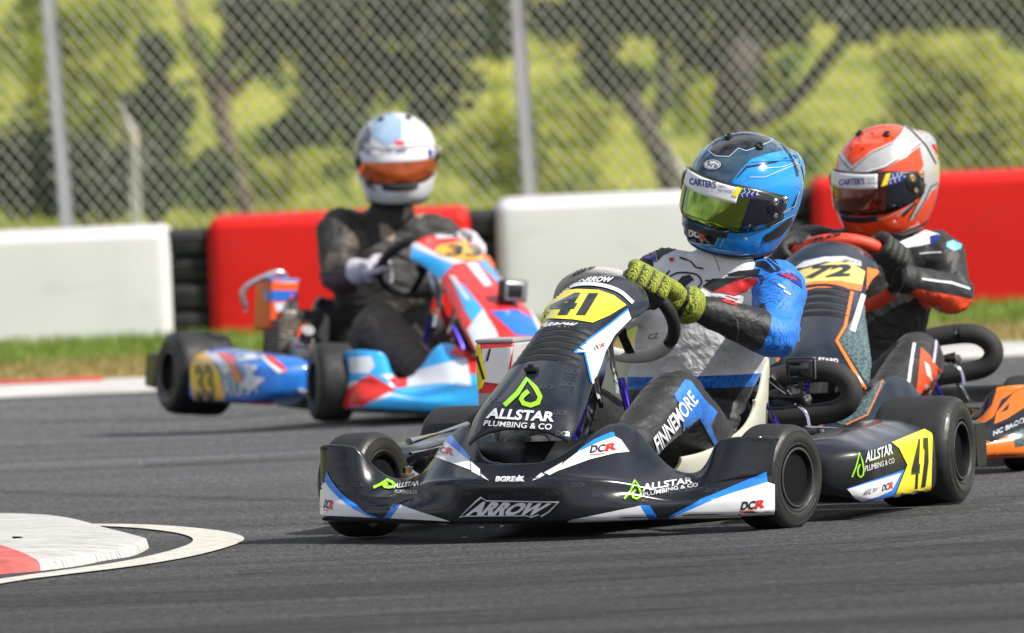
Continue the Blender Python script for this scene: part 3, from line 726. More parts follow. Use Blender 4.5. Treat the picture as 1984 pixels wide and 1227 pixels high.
NAS = [ # s: x, z_edge, halfwidth, crown
    (0.0, 1.362, .232, .128, .045), (.035, 1.345, .250, .134, .050), (.10, 1.285, .296, .138, .056), (.25, 1.16, .362, .124, .062), (.42, 1.02, .428, .110, .066), (.55, .915, .474, .106, .066),
    (.66, .83, .508, .115, .066), (.76, .765, .530, .134, .058), (.84, .722, .552, .130, .050), (.92, .680, .580, .106, .036), (.97, .655, .598, .080, .024), (1.0, .640, .610, .052, .012)]
def nas_pt(s, u, tab=NAS, off=0.0, kx=1.0, dz=0.0, wide=1.0):
    x, z, hw, c = smooth_table(tab, s); hw *= wide
    a = u * 1.12; n = V((.52, 0, .854))
    base = V((x, hw * math.sin(a) / math.sin(1.12), z + dz)); k = (math.cos(a) - math.cos(1.12)) / (1 - math.cos(1.12))
    bump_ = c * k + off * k ** .2
    return base + n * bump_ + V((0, u * off, 0))
def nassau(parent, m, louver_m, tab=NAS, louvers=(.30, .335, .37, .405, .44, .475), dz=0.0, wide=1.0, lu=(-.72, .62)):
    ss = [i / 60 for i in range(61)]; us = [-1 + i / 20 for i in range(41)]
    bm = bmesh.new(); add_grid(bm, [[nas_pt(s, u, tab, 0, 1, dz, wide) for u in us] for s in ss]); bmesh.ops.recalc_face_normals(bm, faces=bm.faces)
    if sum(f.normal.z for f in bm.faces) < 0: bmesh.ops.reverse_faces(bm, faces=bm.faces)
    o = from_bm('number_fairing', bm, parent, m, True)
    apply_mods(o, [('SOLIDIFY', dict(thickness=.004, offset=-1))])
    for s0 in louvers:
        bm = bmesh.new(); n_ = 26; rows = []
        for ds, of in ((-.018, .0010), (-.008, .0025), (0, .0052), (.002, .0048), (.003, .001)):
            rows.append([nas_pt(s0 + ds + .03 * (u - .1) ** 2, u, tab, of * (1 - abs(2 * i / n_ - 1) ** 6 * .8), 1, dz, wide) for i in range(n_ + 1) for u in [lu[0] + (lu[1] - lu[0]) * i / n_]])
        add_grid(bm, rows); bmesh.ops.recalc_face_normals(bm, faces=bm.faces); from_bm('louver', bm, o, louver_m, True, 50)
    return o

def side_pod(parent, m, side, x0=.16, x1=.81, zt=.232, zf=.205, name='side_pod'):
    n = 30; rows = []
    for i in range(n + 1):
        t = i / n; x = x0 + (x1 - x0) * t
        e = max(0, (t - .84) / .16); e2 = math.sqrt(max(0, 1 - e * e)); k = 0.55 + .45 * e2
        e3 = max(0, (.03 - t) / .03); kk = k * (1 - .04 * e3)
        top = (zt + (zf - zt) * t); zb = .045 + .015 * e; hc = (top + zb) / 2; hh = (top - zb) / 2 * kk
        yo = .690 - .09 * e * e; yi = .47 + .02 * e
        cs = [(yi, hc - hh * .9), (yi + .05, hc - hh), (yo - .03, hc - hh), (yo - .008, hc - hh * .95), (yo, hc - hh * .82), (yo + .002, hc - hh * .2), (yo - .001, hc + hh * .40), (yo - .006, hc + hh * .56), (yo - .026, hc + hh * .72), (yo - .085, hc + hh * .95), (yo - .11, hc + hh), (yi + .02, hc + hh * .98), (yi, hc + hh * .8)]
        rows.append([V((x, side * a, b)) for a, b in cs])
    q0 = [V((rows[0][0].x + .0, p.y * .985, (p.z - .14) * .96 + .14)) for p in rows[0]]
    rows = [q0] + [[V((p.x + .008, p.y, p.z)) for p in rows[0]]] + rows[1:]
    bm = bmesh.new(); add_grid(bm, rows, True, True); bmesh.ops.recalc_face_normals(bm, faces=bm.faces)
    o = from_bm(name, bm, parent, m, True); apply_mods(o, [('SUBSURF', dict(levels=1, render_levels=1))]); o.data.shade_smooth(); return o

def seat(parent, m, dz=0.0):
    st = [ # centre x,z, half width, side height, side dir (x,z), bottom flatness
        (.56, .105, .145, .035, 0, 1), (.48, .075, .18, .075, 0, 1), (.36, .055, .205, .12, 0, 1), (.24, .05, .215, .155, .05, 1), (.12, .07, .222, .19, .35, .93), (.035, .13, .222, .20, .7, .7), (-.015, .21, .22, .17, .9, .42), (-.05, .30, .215, .13, .95, .3), (-.08, .37, .20, .095, .96, .25), (-.095, .41, .15, .03, .96, .25)]
    q = catmull(st, 4); rows = []
    for x, z, hw, sh, dx, dz_ in q:
        d = V((dx, 0, dz_)).normalized(); r = []
        for i in range(25):
            u = -1 + i / 12; a = abs(u)
            if a < .62: yy = hw * .86 * u / .62; h_ = .02 * (a / .62) ** 2
            else: k = (a - .62) / .38; yy = (hw * .86 + hw * .14 * math.sin(k * PI / 2)) * (1 if u > 0 else -1); h_ = .02 + sh * k ** 1.1
            r.append(V((x, yy, z + dz)) + d * h_)
        rows.append(r)
    bm = bmesh.new(); add_grid(bm, rows); bmesh.ops.recalc_face_normals(bm, faces=bm.faces)
    o = from_bm('seat', bm, parent, m, True); apply_mods(o, [('SOLIDIFY', dict(thickness=.009, offset=0)), ('BEVEL', dict(width=.003, segments=2, limit_method='ANGLE'))]); o.data.shade_smooth(); return o

def ring_pts(c, n, r, a0, a1, k=24, up=V((0, 0, 1))):
    """arc of the steering wheel: angle 0 = towards kart left, 90 = top"""
    n = n.normalized(); yv = V((0, 1, 0)); yv = (yv - n * n.dot(yv)).normalized(); zv = n.cross(yv) * -1
    if zv.z < 0: zv = -zv
    return [c + yv * r * math.cos(math.radians(a0 + (a1 - a0) * i / k)) + zv * r * math.sin(math.radians(a0 + (a1 - a0) * i / k)) for i in range(k + 1)]
def steering(parent, c, n, r, tr, segs, spoke_m, spokes=(20, 160, 270), flat=None):
    hub = lathe('steering_hub', [(0, .012), (.03, .012), (.034, .006), (.034, -.01), (0, -.014)], Matrix.Translation(c) @ n.to_track_quat('Y', 'Z').to_matrix().to_4x4(), None, BLACKM, 24)
    sw = hub; sw.parent = parent; sw.name = 'steering_wheel'; sw.data.name = 'steering_wheel'
    for a0, a1, m in segs:
        tube('grip', ring_pts(c, n, r, a0, a1, max(6, int(abs(a1 - a0) / 6))), tr, sw, m, 14, 0, True)
    for a in spokes:
        p = ring_pts(c, n, r - tr * .6, a, a, 1)[0]; tube('spoke', [c, c.lerp(p, .5) - n * .006, p], [.016, .012, .013], sw, spoke_m, 8, 0, True, .35)
    return sw

def kart(name, label, K, p):
    """p: dict with colours and options; returns the thing and a dict of its parts"""
    t = thing(name, label, 'go-kart', K, 'racing karts on the track'); upd(); P = {}
    st = p.get('steer', .13)
    lifts = p.get('lift', (0, 0, 0, 0))
    P['lf'] = wheel(t, 1.05, .55, .1285, .125, 1, -st, .03, lifts[0]); P['rf'] = wheel(t, 1.05, -.515, .1285, .125, -1, -st, .03, lifts[1])
    P['lr'] = wheel(t, 0, .605, .1395, .205, 1, 0, 0, lifts[2]); P['rr'] = wheel(t, 0, -.605, .1395, .205, -1, 0, 0, lifts[3])
    fm = p.get('frame', BLACKM); tm = p.get('tubes', CHROME)
    bm = bmesh.new()
    for s in (1, -1):
        add_tube(bm, [(-.14, s * .30, .07), (.1, s * .31, .055), (.45, s * .33, .05), (.75, s * .24, .05), (1.0, s * .17, .05), (1.22, s * .15, .05)], .015, 10, 4)
        add_tube(bm, [(.92, s * .20, .05), (1.0, s * .30, .07), (1.05, s * .40, .09)], .015, 10, 3)
    for a_ in ((-.14, .07), (.45, .05), (1.22, .05), (.2, .055)): add_tube(bm, [(a_[0], -.30 if a_[0] < .6 else -.15, a_[1]), (a_[0], .30 if a_[0] < .6 else .15, a_[1])], .014, 10)
    from_bm('frame', bm, t, fm, True, 50)
    bm = bmesh.new()
    for s in (1, -1): add_tube(bm, [(1.20, s * .15, .05), (1.31, s * .16, .07), (1.36, s * .11, .11), (1.37, 0, .12)], .010, 10, 4)
    add_tube(bm, [(1.10, -.25, .15), (1.27, -.20, .13), (1.29, 0, .13), (1.27, .20, .13), (1.10, .25, .15)], .010, 10, 4)
    from_bm('front_bumper_bar', bm, t, tm, True, 50)
    bm = bmesh.new()
    for s in (1, -1):
        add_tube(bm, [(.85, s * .30, .06), (.83, s * .48, .075), (.80, s * .54, .10), (.50, s * .56, .10), (.22, s * .56, .10), (.19, s * .48, .075), (.2, s * .3, .06)], .010, 10, 4)
        add_tube(bm, [(.84, s * .32, .06), (.80, s * .5, .16), (.50, s * .53, .185), (.25, s * .53, .19), (.2, s * .38, .10)], .010, 10, 4)
    from_bm('side_bar', bm, t, tm, True, 50)
    # floor tray
    bm = bmesh.new(); rows = [[V((x, y * hw, .034)) for y in (-1, -.5, 0, .5, 1)] for x, hw in ((.44, .32), (.75, .235), (1.0, .165), (1.2, .15))]
    add_grid(bm, rows); o = from_bm('floor_tray', bm, t, TRAYM, False); apply_mods(o, [('SOLIDIFY', dict(thickness=.003))])
    tube('rear_axle', [(0, -.55, .14), (0, .55, .14)], .0175 if p.get('axle', 1) else .02, t, STEEL, 16)
    for s in (1, -1):
        bm = bmesh.new(); add_tube(bm, [(1.05, s * .38, .125), (1.05, s * .47, .128)], .013, 10); add_tube(bm, [(1.05, s * .40, .085), (1.05, s * .40, .17)], .014, 12); add_box(bm, (1.05, s * .40, .125), (.03, .03, .06), None, .004)
        from_bm('spindle', bm, t, BRASS, True, 40)
        tube('tie_rod', [(.97, s * .40, .12), (.93, s * .05, .13)], .006, t, tm, 8)
    P['seat'] = seat(t, p.get('seat', SEATM))
    # tank, column, pedals
    bm = bmesh.new(); add_box(bm, (.80, 0, .13), (.26, .19, .17), None, .035, 4); o = from_bm('fuel_tank', bm, t, p.get('tank', mat('tank_plastic', (.62, .62, .60), .4)), True)
    lathe('tank_cap', [(0, .03), (.026, .03), (.03, .02), (.03, 0), (0, 0)], Matrix.Translation((.84, .05, .212)) @ Matrix.Rotation(PI / 2, 4, 'X'), t, BLACKP, 20)
    sc, sn, sr = p['sw']; 
    tube('steering_column', [sc, V((1.0, 0, .10))], .011, t, tm, 10)
    bm = bmesh.new()
    for s in (1, -1): add_tube(bm, [(.80, s * .10, .06), (.72, s * .07, .25), (.66, s * .03, .36)], .010, 8, 3)
    from_bm('column_support', bm, t, PURPLE, True)
    bm = bmesh.new()
    for s in (1, -1): add_tube(bm, [(.74, s * .05, .33), (.78, s * .045, .45), (.80, s * .09, .50)], .0075, 8, 2); add_tube(bm, [(.88, s * .05, .30), (.92, s * .05, .38), (.98, s * .07, .43)], .0065, 8, 2)
    from_bm('fairing_bracket', bm, t, tm, True)
    for s in (1, -1):
        bm = bmesh.new(); add_tube(bm, [(1.10, s * .12, .05), (1.16, s * .12, .19)], .007, 8); add_tube(bm, [(1.155, s * .09, .19), (1.155, s * .18, .19)], .008, 8); from_bm('pedal', bm, t, PURPLE, True)
    # black plate added under the number fairing, standing for the cavity's shade
    bm = bmesh.new(); add_grid(bm, [[V((1.335 - abs(y) * .5 - .02 * j, y, z)) for y in [-.19 + .02 * i for i in range(20)]] for j, z in enumerate((.09, .15, .20, .235))])
    o = from_bm('nose_dark_plate', bm, t, BLACKP); apply_mods(o, [('SOLIDIFY', dict(thickness=.004))])
    # rear bumper
    bm = bmesh.new()
    n = 40; rows = []
    for i in range(n + 1):
        u = -1 + 2 * i / n; y = .69 * u; e = max(0, (abs(u) - .94) / .06); q = math.sqrt(max(0, 1 - e * e)) * .5 + .5
        mid = .145; hh = .060 * (.8 + .2 * q) * (1 if abs(u) > .62 else .8); dx = .055 * (.6 + .4 * q)
        rows.append([V((-.225 + dx * a, y, mid + hh * b)) for a, b in ((1, -.7), (.85, -1), (-.8, -1), (-1, -.8), (-1, .7), (-.8, 1), (.85, 1), (1, .8))])
    add_grid(bm, rows, True, True); bmesh.ops.recalc_face_normals(bm, faces=bm.faces)
    P['rb'] = from_bm('rear_bumper', bm, t, p.get('rb', BLACKP), True, 50)
    for s in (1, -1): tube('bumper_mount', [(-.14, s * .22, .07), (-.19, s * .22, .12)], .012, t, tm, 8)
    # seat stays
    for s in (1, -1):
        tube('seat_stay', [(-.03, s * .20, .34), (-.10, s * .30, .20), (-.13, s * .33, .12)], .0085, t, tm, 8)
        tube('seat_bracket', [(.06, s * .21, .27), (.05, s * .25, .19), (.06, s * .30, .08)], .014, t, PURPLE, 8, 2, True, .5)
    # engine on the right hand side
    e = bmesh.new(); add_box(e, (.22, -.36, .15), (.16, .13, .14), None, .015)
    for k in range(9): add_box(e, (.22, -.36, .225 + .013 * k), (.13 - .004 * abs(k - 4), .12, .006), None, .001, 1)
    add_box(e, (.22, -.36, .35), (.07, .07, .03), None, .008); add_tube(e, [(.22, -.36, .36), (.22, -.36, .40)], .011, 10)
    from_bm('engine', e, t, CASTM, True, 40)
    tube('clutch', [(.22, -.30, .13), (.22, -.25, .13)], .045, t, STEEL, 24)
    tube('ignition_lead', [(.22, -.36, .40), (.16, -.34, .44), (.10, -.33, .36), (.12, -.34, .22)], .005, t, REDT, 8, 4)
    bm = bmesh.new(); add_box(bm, (.34, -.36, .23), (.07, .07, .09), None, .012); add_tube(bm, [(.36, -.36, .25), (.42, -.37, .30)], .022, 12); from_bm('carburettor', bm, t, STEEL, True, 40)
    # silencer loop, cross cylinder and stays behind the seat on the left
    L = lambda x_, px, py: loc(KH, px, py, x=x_)
    bm = bmesh.new(); add_tube(bm, [V((-.06, -.02, .345)), L(-.06, 1445, 742), L(-.06, 1540, 724), L(-.06, 1605, 720), L(-.06, 1640, 737), L(-.06, 1650, 765), L(-.06, 1632, 791), L(-.06, 1585, 803), L(-.06, 1480, 812), V((-.06, -.02, .25))], [.024, .026, .028, .028, .028, .028, .028, .028, .030, .030], 16, 6)
    P['exhaust'] = from_bm('exhaust_loop', bm, t, FOAM, True)
    tube('clamp_ring', [L(-.06, 1572, 721), L(-.06, 1582, 720)], .0305, P['exhaust'], BLACKM, 20)
    c_ = tube('cross_cylinder', [L(.0, 1455, 771), L(.0, 1560, 773)], .0185, t, BLACKP, 20)
    lathe('end_cap', [(0, .014), (.008, .012), (.0125, .004), (.0125, -.004), (0, -.010)], Matrix.Translation(L(.0, 1566, 774)) @ Matrix.Rotation(PI, 4, 'Z') @ Matrix.Rotation(.0, 4, 'X'), c_, STEEL, 20)
    tube('support_rod', [L(.02, 1468, 722), L(.02, 1522, 764)], .0042, t, tm, 8)
    tube('bent_rod', [L(.05, 1540, 783), L(.05, 1562, 800), L(.05, 1569, 830)], .0045, t, tm, 8, 3)
    tube('pod_bar', [L(.5, 1560, 828), L(.1, 1700, 833)], .0048, t, tm, 8)
    tube('chrome_bar', [loc(KH, 792, 856, x=.96), loc(KH, 905, 824, x=.50)], .009, t, tm, 12); tube('brake_rod', [loc(KH, 795, 879, x=.96), loc(KH, 870, 862, x=.6)], .004, t, tm, 8)  # plain chrome bar and thin rod beside the right side pod
    tube('nose_stay', [loc(KH, 1232, 888, x=1.13), loc(KH, 1290, 914, x=1.12), loc(KH, 1306, 920, x=1.12)], .0042, t, tm, 8)
    # airbox on the right
    bm = bmesh.new(); ab = V(p.get('ab', (.20, -.435, .365))); add_box(bm, ab, (.15, .10, .165), None, .010, 3); add_tube(bm, [ab + V((.06, .03, -.05)), ab + V((.12, .06, -.07)), V((.36, -.37, .26))], .024, 12, 3); P['airbox'] = from_bm('airbox', bm, t, p.get('airbox', mat('airbox_grey', (.45, .45, .46), .35)), True, 40)
    bm = bmesh.new(); add_box(bm, ab + V((0, 0, .086)), (.152, .102, .010), None, .003); from_bm('airbox_lid', bm, P['airbox'], p.get('airbox_lid', mat('airbox_lid_grey', (.35, .35, .36), .35)), True, 40)
    P['t'] = t
    return t, P
# ================================================================== HELMET AND DRIVER BUILDERS
HT = [ # z: front, back, half width
    (-.146, .108, .060, .078), (-.138, .130, .074, .092), (-.12, .150, .092, .106), (-.08, .165, .126, .122), (-.04, .164, .150, .130), (0, .157, .163, .133),
    (.04, .147, .165, .130), (.075, .130, .153, .118), (.10, .108, .130, .100), (.12, .082, .100, .078), (.134, .054, .066, .052), (.142, .027, .034, .028), (.145, .002, .002, .002)]
SIDEV = mat('visor_side_dark', (.006, .007, .016), .10, coat=.8, var=.1)  # dark pivot housing, with the visor's dark reflection painted in
def hpt(az, z, off=0.0):
    f, b, w_ = smooth_table(HT, z); c, s = math.cos(az), math.sin(az); e = 2 / 2.15
    x = (f if c > 0 else b) * math.copysign(abs(c) ** e, c); y = w_ * math.copysign(abs(s) ** e, s)
    p = V((x, y, z))
    if off: p += V((x, y, z * .8)).normalized() * off
    return p
def hpatch(name, parent, m, azs, zlo, zhi, off, nz_=10, th=.0015, edge=.0):
    """patch of the shell: azs list of angles in degrees, zlo/zhi functions of the angle"""
    bm = bmesh.new(); rows = []
    for j in range(nz_ + 1):
        t = j / nz_; rows.append([hpt(math.radians(a), zlo(a) + (zhi(a) - zlo(a)) * t, off) for a in azs])
    add_grid(bm, rows); bmesh.ops.recalc_face_normals(bm, faces=bm.faces)
    if sum(f.normal.dot(f.calc_center_median()) for f in bm.faces) < 0: bmesh.ops.reverse_faces(bm, faces=bm.faces)
    o = from_bm(name, bm, parent, m, True)
    if th: apply_mods(o, [('SOLIDIFY', dict(thickness=th, offset=-1))])
    return o
def helmet(person, M, shell_m, visor_m, strip_m=None, trim_m=BLACKP, pivot_m=STEEL, scale=1.0, side_m=None, strip_n=32):
    P = {}
    zs = sorted(set([-.146, -.142, -.138, -.13] + [-.12 + .005 * i for i in range(48)] + [.115, .125, .134, .139, .142, .144, .145])); zs = [z for z in zs if z <= .145]
    bm = bmesh.new(); rows = [[hpt(2 * PI * i / 144, -.142) * .84 + V((0, 0, -.024)) for i in range(144)], [hpt(2 * PI * i / 144, -.146) * .93 + V((0, 0, -.010)) for i in range(144)]]
    rows += [[hpt(2 * PI * i / 144, z) for i in range(144)] for z in zs]
    add_grid(bm, rows, True, True); bmesh.ops.recalc_face_normals(bm, faces=bm.faces)
    o = from_bm('helmet', bm, person, shell_m, True); o.matrix_world = M @ Matrix.Scale(scale, 4); upd()
    P['shell'] = o
    A = [-83 + 83 / 24.5 * i for i in range(50)]
    sm = lambda a: max(0, (abs(a) - 32) / 48) ** 1.5
    P['gasket'] = hpatch('visor_gasket', o, trim_m, A, lambda a: -.070 + .034 * sm(a), lambda a: .045 - .016 * sm(a), .0022)
    A2 = [-79 + 79 / 25 * i for i in range(51)]
    P['visor'] = hpatch('visor', o, visor_m, A2, lambda a: -.064 + .038 * sm(a), lambda a: .040 - .018 * sm(a), .0060, th=.003)
    if strip_m:
        A3 = [-62 + 2.8 * i for i in range(strip_n)]
        P['strip'] = hpatch('sun_strip', o, strip_m, A3, lambda a: .001 + .004 * sm(a), lambda a: .0385 - .012 * sm(a), .0072, 6, th=.0012)
    for s in (1, -1): hpatch('visor_side', o, side_m or SIDEV, [s * (36 + 2.6 * i) for i in range(17)], lambda a: -.062 + .038 * sm(a), lambda a: .038 - .018 * sm(a), .0070, 5, th=.0015)
    # pivots
    for s in (1, -1):
        p = hpt(math.radians(66 * s), .004, .006); n = V((0.35, s, 0)).normalized(); q = Matrix.Translation(p) @ n.to_track_quat('Y', 'Z').to_matrix().to_4x4()
        lathe('visor_pivot', [(0, .007), (.008, .007), (.0095, .006), (.010, .005), (.020, .004), (.024, .001), (.025, -.004)], q, o, trim_m, 28)
        for (dx, dz, r_) in ((.004, .016, .0095), (-.026, .020, .0095), (-.006, -.016, .0065)):
            p2 = hpt(math.radians(66 * s) - s * dx * 7, .000 + dz, .009); q2 = Matrix.Translation(p2) @ n.to_track_quat('Y', 'Z').to_matrix().to_4x4()
            lathe('visor_screw', [(0, .0035), (r_ * .35, .0035), (r_ * .4, .005), (r_ * .8, .005), (r_, .003), (r_, -.004)], q2, o, pivot_m, 20)
    # chin vent, top vents, rear spoiler, lower trim
    hpatch('chin_vent', o, BLACKP, [-26 + 4 * i for i in range(14)], lambda a: -.090 + .008 * abs(a / 34) ** 2, lambda a: -.074 + .004 * abs(a / 34), .004, 4, th=.004)
    hpatch('lower_trim', o, trim_m, [i * 6 for i in range(61)], lambda a: -.1455, lambda a: -.136 + .024 * (1 - math.cos(math.radians(a))) / 2, .0022, 3, th=.002)
    for a, z_ in ((42, .129), (-42, .129)):
        p = hpt(math.radians(a), z_, .003); n = p.normalized(); q = Matrix.Translation(p) @ n.to_track_quat('Y', 'Z').to_matrix().to_4x4()
        lathe('vent', [(0, .002), (.006, .002), (.008, .0055), (.010, .004), (.011, -.002)], q, o, BLACKP, 18)
    bm = bmesh.new(); rows = []
    for i in range(15):
        a = math.radians(180 - 52 + 104 * i / 14); e = math.sin(PI * i / 14) ** .6
        rows.append([hpt(a, .035, .001), hpt(a, .06, .004 + .018 * e), hpt(a, .085, .004 + .024 * e), hpt(a, .100, .003 + .012 * e), hpt(a, .115, .001)])
    add_grid(bm, rows); bmesh.ops.recalc_face_normals(bm, faces=bm.faces)
    P['spoiler'] = from_bm('rear_spoiler', bm, o, shell_m, True); apply_mods(P['spoiler'], [('SUBSURF', dict(levels=1))])
    return o, P

def rot_face(dirv, roll=0.0, up=V((0, 0, 1))):
    x = dirv.normalized(); y = up.cross(x).normalized(); z = x.cross(y)
    M = Matrix(((x.x, y.x, z.x, 0), (x.y, y.y, z.y, 0), (x.z, y.z, z.z, 0), (0, 0, 0, 1)))
    return M @ Matrix.Rotation(roll, 4, 'X')

def ell_chain(bm, secs, lat, seg=28):
    """secs: (centre, half width, half depth); lat: list of lateral axes"""
    rows = []; n = len(secs)
    for i, (c, a, b) in enumerate(secs):
        c = V(c); d = (V(secs[min(i + 1, n - 1)][0]) - V(secs[max(i - 1, 0)][0])).normalized(); l = V(lat[i]); l = (l - d * l.dot(d)).normalized(); w_ = d.cross(l)
        rows.append([c + l * a * math.cos(2 * PI * j / seg) + w_ * b * math.sin(2 * PI * j / seg) for j in range(seg)])
    add_grid(bm, rows, True, True)
def body(person, J, mats, cuts=(), fat=1.0, voxel=.0085, wr=1.0, neck_m=None, seed=0):
    """one continuous clothed body; J: joints in the kart's frame"""
    bm = bmesh.new()
    pel, wai, che, nek, hd = [V(J[k]) for k in ('pelvis', 'waist', 'chest', 'neck', 'head')]
    sl, sr = V(J['shoulder_l']), V(J['shoulder_r']); lat = (sl - sr).normalized(); y = V((0, 1, 0))
    mid = (sl + sr) / 2
    sh = (sl - sr).length / 2
    ell_chain(bm, [(pel + V((.03, 0, -.05)), .12, .08), (pel, .165 * fat, .115 * fat), (pel.lerp(wai, .5), .162 * fat, .118 * fat), (wai, .152 * fat, .112 * fat), (wai.lerp(che, .5), .160 * fat, .118 * fat), (che, .172 * fat, .118 * fat), (che.lerp(mid, .6), .165 * fat, .10 * fat), (mid + (nek - mid) * .35, sh * .72, .075), (mid + (nek - mid) * .75, .100, .080), (nek, .080, .076), (nek.lerp(hd, .5), .066, .064)],
              [y, y, y, y.lerp(lat, .3), y.lerp(lat, .6), lat, lat, lat, lat, lat, lat])
    for s in 'lr':
        a, e, w_ = V(J['shoulder_' + s]), V(J['elbow_' + s]), V(J['wrist_' + s]); w_ = w_.lerp(e, .22)
        inn = mid.lerp(a, .45) - V((0, 0, .03))
        add_tube(bm, [inn, a, a.lerp(e, .35), a.lerp(e, .75), e, e.lerp(w_, .3), e.lerp(w_, .7), w_], [.068 * fat, .070 * fat, .064 * fat, .055 * fat, .052 * fat,   .052 * fat, .044 * fat, .036 * fat], 16, 3, 'round')
        h, k, an = V(J['hip_' + s]), V(J['knee_' + s]), V(J['ankle_' + s])
        add_tube(bm, [h, h.lerp(k, .4), h.lerp(k, .8), k, k.lerp(an, .25), k.lerp(an, .65), an], [.098 * fat, .092 * fat, .078 * fat, .073 * fat, .068 * fat, .058 * fat, .046 * fat], 18, 3, 'round')
    bmesh.ops.recalc_face_normals(bm, faces=bm.faces)
    o = from_bm('body', bm, person, mats, True)
    apply_mods(o, [('REMESH', dict(mode='VOXEL', voxel_size=voxel, use_smooth_shade=True)), ('SMOOTH', dict(factor=.6, iterations=5))])
    if not o.data.materials:
        for q in mats: o.data.materials.append(q)
    bm = bmesh.new(); bm.from_mesh(o.data); bm.normal_update()
    joints = [(V(J['elbow_l']), .12), (V(J['elbow_r']), .12), (V(J['knee_l']), .13), (V(J['knee_r']), .13), (wai, .2), (sl, .13), (sr, .13), (pel, .2)]
    for v in bm.verts:
        p = v.co; amp = .0032 + sum(.0060 * max(0, 1 - (p - q).length / r_) for q, r_ in joints)
        k = noise.noise(p * 9 + V((seed, 0, 0))); r1 = 1 - abs(noise.noise(V((p.x * 20, p.y * 13, p.z * 26)) + V((k * 1.5, seed, 0)))) * 2
        v.co = p + v.normal * (amp * (r1 - .35) + .004 * k) * wr
    for co, no, pred, idx in cuts:
        g = [f for f in bm.faces if pred(f.calc_center_median())]; es = set(e for f in g for e in f.edges); vs_ = set(v for f in g for v in f.verts)
        bmesh.ops.bisect_plane(bm, geom=list(vs_) + list(es) + g, plane_co=V(co), plane_no=V(no), dist=1e-4)
        for f in bm.faces:
            c = f.calc_center_median()
            if pred(c) and (c - V(co)).dot(V(no)) > 0: f.material_index = idx
    bm.to_mesh(o.data); bm.free(); o.data.shade_smooth()
    return o
def near_seg(a, b, r):
    a, b = V(a), V(b)
    def f(c):
        t = max(0, min(1, (c - a).dot(b - a) / (b - a).length_squared)); return (c - a.lerp(b, t)).length < r
    return f
def boot(person, ankle, toe, m):
    a, t_ = V(ankle), V(toe); heel = a + V((-.02, 0, -.055)); bm = bmesh.new()
    add_tube(bm, [a + (a - t_) * .0 + V((-.03, 0, .06)), a, heel.lerp(a, .5)], [.047, .048, .042], 14, 2, 'round'); add_tube(bm, [heel, heel.lerp(t_, .5) + V((0, 0, .012)), t_], [.036, .042, .032], 14, 3, 'round')
    bmesh.ops.recalc_face_normals(bm, faces=bm.faces); o = from_bm('boot', bm, person, m, True)
    apply_mods(o, [('REMESH', dict(mode='VOXEL', voxel_size=.006, use_smooth_shade=True)), ('SMOOTH', dict(factor=.5, iterations=4))])
    return o
